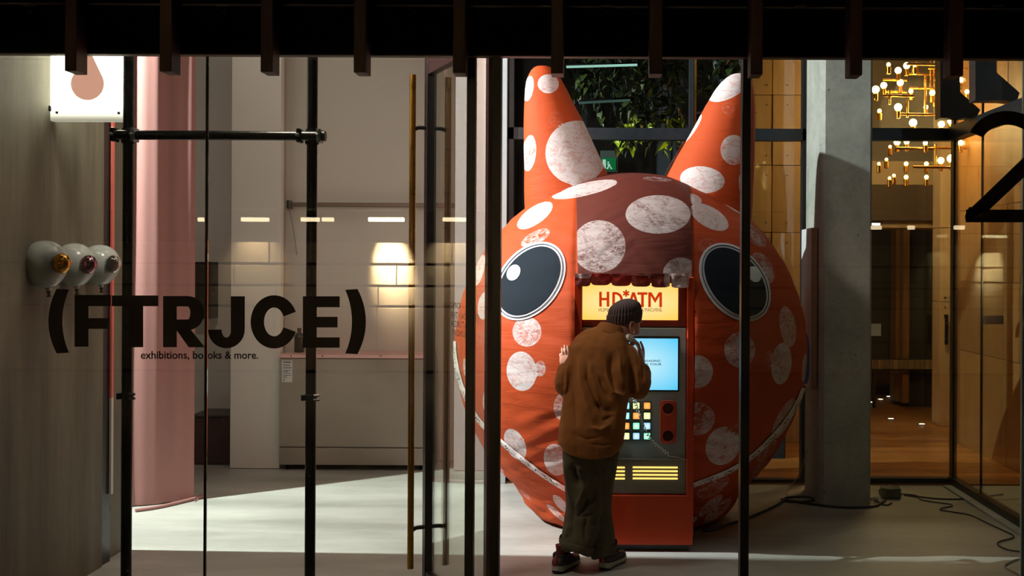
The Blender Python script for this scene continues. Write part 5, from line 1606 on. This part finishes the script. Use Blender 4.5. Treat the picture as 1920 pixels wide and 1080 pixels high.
# -------- beanie with ribs, folded brim and star crown
BEA = plain('beanie_knit', rgb(104, 92, 94), 0.9, var=.2, scale=50, bstr=.3, spec=.2)
BA = Vector((.03, -.30, .95)).normalized()
bc = P(1171, 588, 7.205)
bu = SI_; bv = BA.cross(bu).normalized()
def dome(prof, ribs, amp, name, par=None):
    b = BM(); rings = []
    NSEG = ribs * 6
    for r_, h_, k_ in prof:
        ring = []
        for i in range(NSEG):
            a = 2 * math.pi * i / NSEG
            rr = r_ + amp * k_ * math.cos(ribs * a)
            rr *= 1 + .06 * math.cos(a + 1.57) ** 2 * (r_ > .05)
            if h_ > .055: rr *= 1 - .10 * max(0, (h_ - .055) / .05) * (0.5 + .5 * math.cos(6 * a))
            ring.append(b.verts.new(bc + BA * h_ + bu * math.cos(a) * rr + bv * math.sin(a) * rr))
        rings.append(ring)
    skin_rings(b, rings, False)
    if par is None:
        b.faces.new(rings[-1])
    return b
bn = obj('beanie', dome([(.098, -.02, 1), (.1015, .0, 1), (.101, .02, 1), (.097, .04, 1), (.088, .058, 1), (.072, .075, 1), (.050, .088, .8), (.028, .096, .5), (.010, .0985, .2), (.004, .097, 0)], 34, .0028, 'beanie'), BEA, pr, True)
obj('brim', dome([(.090, -.066, 1), (.098, -.071, 1), (.1035, -.066, 1), (.1065, -.045, 1), (.108, -.02, 1), (.108, .000, 1), (.106, .008, 1), (.101, .010, 1)], 34, .0032, 'brim', 1), BEA, bn, True)

# ------------------------------------------------------------------ receiver and its cord
hs = thing('telephone_receiver', 'pale phone receiver on a coiled cord, held to the ear of the person', 'phone receiver', P(1190, 642, 7.15))
PLA = plain('receiver_plastic', rgb(226, 224, 222), .35, var=.03)
e0, e1 = P(1180.5, 634, 7.10), P(1197, 660, 7.30)
out = Vector((.45, -.35, .1)).normalized()
pth = smooth_path([e0, e0.lerp(e1, .25) + out * .022, e0.lerp(e1, .75) + out * .022, e1], 6)
obj('grip', tube(pth, [.013] * len(pth), 14), PLA, hs, True)
for e_ in (e0, e1):
    obj('cup', lathe([(.010, -.012), (.024, -.008), (.027, .002), (.026, .014), (.020, .018), (.001, .017)], e_, -out, 24), PLA, hs, True)
path = smooth_path([e1 + Vector((.0, 0, -.02)), P(1190, 705, 7.27), P(1188, 740, 7.28), P(1192, 758, 7.32), P(1199, 780, 7.36), P(1208, 803, 7.39), P(1222, 826, 7.40), P(1240, 842, 7.41), P(1252, 851, 7.415)], 10)
seg = np.cumsum([0] + [(b - a).length for a, b in zip(path[:-1], path[1:])])
N_ = 520; coil = []
T_, NN_ = frames(path)
for i in range(N_ + 1):
    s_ = seg[-1] * i / N_
    k = min(int(np.searchsorted(seg, s_, 'right')) - 1, len(path) - 2); u = (s_ - seg[k]) / max(seg[k + 1] - seg[k], 1e-6)
    p = path[k].lerp(path[k + 1], u); t_ = T_[k].lerp(T_[k + 1], u).normalized(); n_ = NN_[k].lerp(NN_[k + 1], u).normalized(); b_ = t_.cross(n_)
    a = 2 * math.pi * s_ / .021
    coil.append(p + (n_ * math.cos(a) + b_ * math.sin(a)) * .0085)
coil += smooth_path([coil[-1], P(1254, 855, 7.425), P(1268, 857, 7.435), P(1285, 861.5, 7.435)], 4)[1:]
obj('coiled_cord', tube(coil, .0028, 6), plain('cord_grey', rgb(206, 206, 204), .4, var=.05), hs, True)

# ------------------------------------------------------------------ cables on the floor
CB = plain('cable_black', rgb(30, 30, 30), .5); CG = plain('cable_grey', rgb(150, 146, 138), .5)
def cable(pts, r, mat, label, nm='floor_cable'):
    o = obj(nm, tube(smooth_path([floor_at(x, y_, r + .003) if not isinstance(x, Vector) else x for x, y_ in pts], 8), r, 8), mat, None, True)
    tag(o, label, 'cable'); return o
cable([(1318, 995), (1338, 992), (1362, 984), (1400, 972), (1440, 955), (1466, 941), (1472, 934), (1490, 931.5), (1515, 932), (1527, 936.5), (1510, 940.5), (1480, 939.5), (1466, 936), (1500, 941.5), (1530, 946), (1560, 949.5), (1600, 951.5), (1640, 949), (1652, 943), (1660, 938)], .009, CB,
      'thick black cable looping from the head along the foot of the column', 'power_cable')
cable([(1695, 928), (1720, 931), (1750, 934.5), (1780, 936), (1812, 935), (1845, 931), (1880, 927)], .007, CB, 'black cable running right from the grey power box')
cable([(1690, 926), (1718, 929), (1728, 937), (1760, 942.5), (1782, 945.5), (1784, 949), (1768, 952.5), (1764, 956), (1790, 960.5), (1820, 966), (1850, 980), (1880, 994), (1899, 1003), (1897, 1009), (1875, 1015), (1871, 1021), (1888, 1030), (1918, 1035)], .005, CB,
      'thin dark cable winding across the floor to the right edge')
cable([(1918, 1047), (1903, 1050), (1888, 1057), (1884, 1062), (1893, 1068), (1918, 1080)], .005, CG, 'short pale cable loop in the lower right corner')
c0 = at(1520, 812, 9.3)
o_ = obj('hanging_wire', tube(smooth_path([Vector((at(1521, 700, 9.3).x, 9.3, at(1521, 700, 9.3).z)), at(1520, 820, 9.3), at(1514, 845, 9.35), at(1505, 872, 9.45), at(1499, 888, 9.5), floor_at(1478, 918, .01), floor_at(1474, 925, .008), floor_at(1481, 934, .006)], 6), .004, 6), CG, None, True)
tag(o_, 'thin pale wire hanging from the canvas down to the black loop of cable', 'wire')
bx = thing('power_box', 'grey power box with coiled leads on the floor right of the column', 'power box', floor_at(1673, 934))
fp = floor_at(1673, 936)
obj('case', box(fp.x - .070, fp.x + .072, fp.y, fp.y + .12, .004, .085, .008, 2), plain('box_grey', rgb(96, 100, 90), .55), bx)
obj('socket_plate', box(fp.x - .05, fp.x + .02, fp.y - .004, fp.y, .02, .065, .003), plain('box_dark', rgb(60, 62, 58), .5), bx)
for pts, m_ in (([(1650, 928), (1649, 918), (1660, 914), (1680, 915), (1688, 922), (1690, 930)], CG), ([(1672, 914), (1676, 911), (1684, 912), (1688, 920)], CG), ([(1655, 938), (1656, 926), (1663, 917)], CG)):
    obj('lead', tube(smooth_path([at(x, y_, fp.y + .05) for x, y_ in pts], 6), .005, 6), m_, bx, True)
obj('plug', lathe([(.016, 0), (.02, .004), (.02, .035), (.012, .04), (.012, .06)], floor_at(1646, 936, .026), (-1, .2, 0), 16), plain('plug_white', rgb(170, 168, 160), .5), bx, True)
obj('lead', tube(smooth_path([floor_at(1644, 938, .01), floor_at(1650, 943, .008), floor_at(1662, 947, .008), floor_at(1672, 943, .01)], 6), .006, 6), CB, bx, True)

# ------------------------------------------------------------------ the street side, seen only as reflections in the panes
SYW = -9.0
sw = root('wall_street')
STONE = plain('street_stone', rgb(150, 132, 106), .85, var=.12, scale=3)
rs = random.Random(3)
x = -13.0
zrows = [(0.0, 1.12), (1.14, 1.48), (1.50, 1.86), (1.88, 2.26)]
for zi, (za, zb) in enumerate(zrows):
    x = -13.0 - .5 * (zi % 2)
    while x < 9.5:
        L_ = rs.uniform(1.3, 1.8)
        struct('block', box(x + .012, x + L_ - .012, SYW - .3, SYW + rs.uniform(0, .015), za + .012, zb - .012, .006), STONE, sw)
        x += L_
struct('backing', box(-14, 14, SYW - .6, SYW - .28, -.05, 8), plain('dark_mortar', rgb(40, 36, 32), .9), sw)
struct('canopy', box(-14, 14, SYW, SYW + 1.0, 2.80, 3.0), plain('canopy_dark', rgb(44, 40, 36), .8), sw)
lamps = [(380, .05), (481, .24), (584, .16), (617, .10), (726, .31), (855, .22), (1641, .09), (1706, .06), (1796, .09)]
lwd = ['first', 'second', 'third', 'fourth', 'fifth and brightest', 'sixth', 'seventh', 'eighth', 'ninth']
SD = 20.0
for i, (px, hw) in enumerate(lamps):
    X_ = at(px, 412, SD).x; Z_ = at(px, 412 if px < 1000 else 427, SD).z
    lt_ = thing('canopy_lamp', 'long warm lamp under the canopy across the street, %s from the left' % lwd[i], 'lamp', (X_, SYW + .05, Z_), 'lamps under the street canopy')
    obj('housing', box(X_ - hw - .02, X_ + hw + .02, SYW + .02, SYW + .12, Z_ + .04, Z_ + .10, .005), M['black_steel'], lt_)
    obj('tube', box(X_ - hw, X_ + hw, SYW + .05, SYW + .13, Z_ - .035, Z_ + .035, .01), emit('canopy_tube', (1.0, .80, .50, 1), 30 if i == 4 else (9 if px < 1000 else 6)), lt_)
    obj('stem', box(X_ - .01, X_ + .01, SYW + .06, SYW + .08, Z_ + .10, 2.81), M['black_steel'], lt_)
    if i in (1, 4, 5):
        light('canopy_wash', 'SPOT', (X_, SYW + .5, Z_ + .05), 13000 if i == 4 else 420, (1.0, .86, .64), (X_ + (.08 if i == 4 else 0), SYW, 1.95), .06, angle=46 if i == 4 else 75, blend=1.0)
light('street_glow', 'AREA', (-3, -5.5, 4.5), 110, (1.0, .82, .6), (-3, -9, 1.6), 6.0, 1.0)
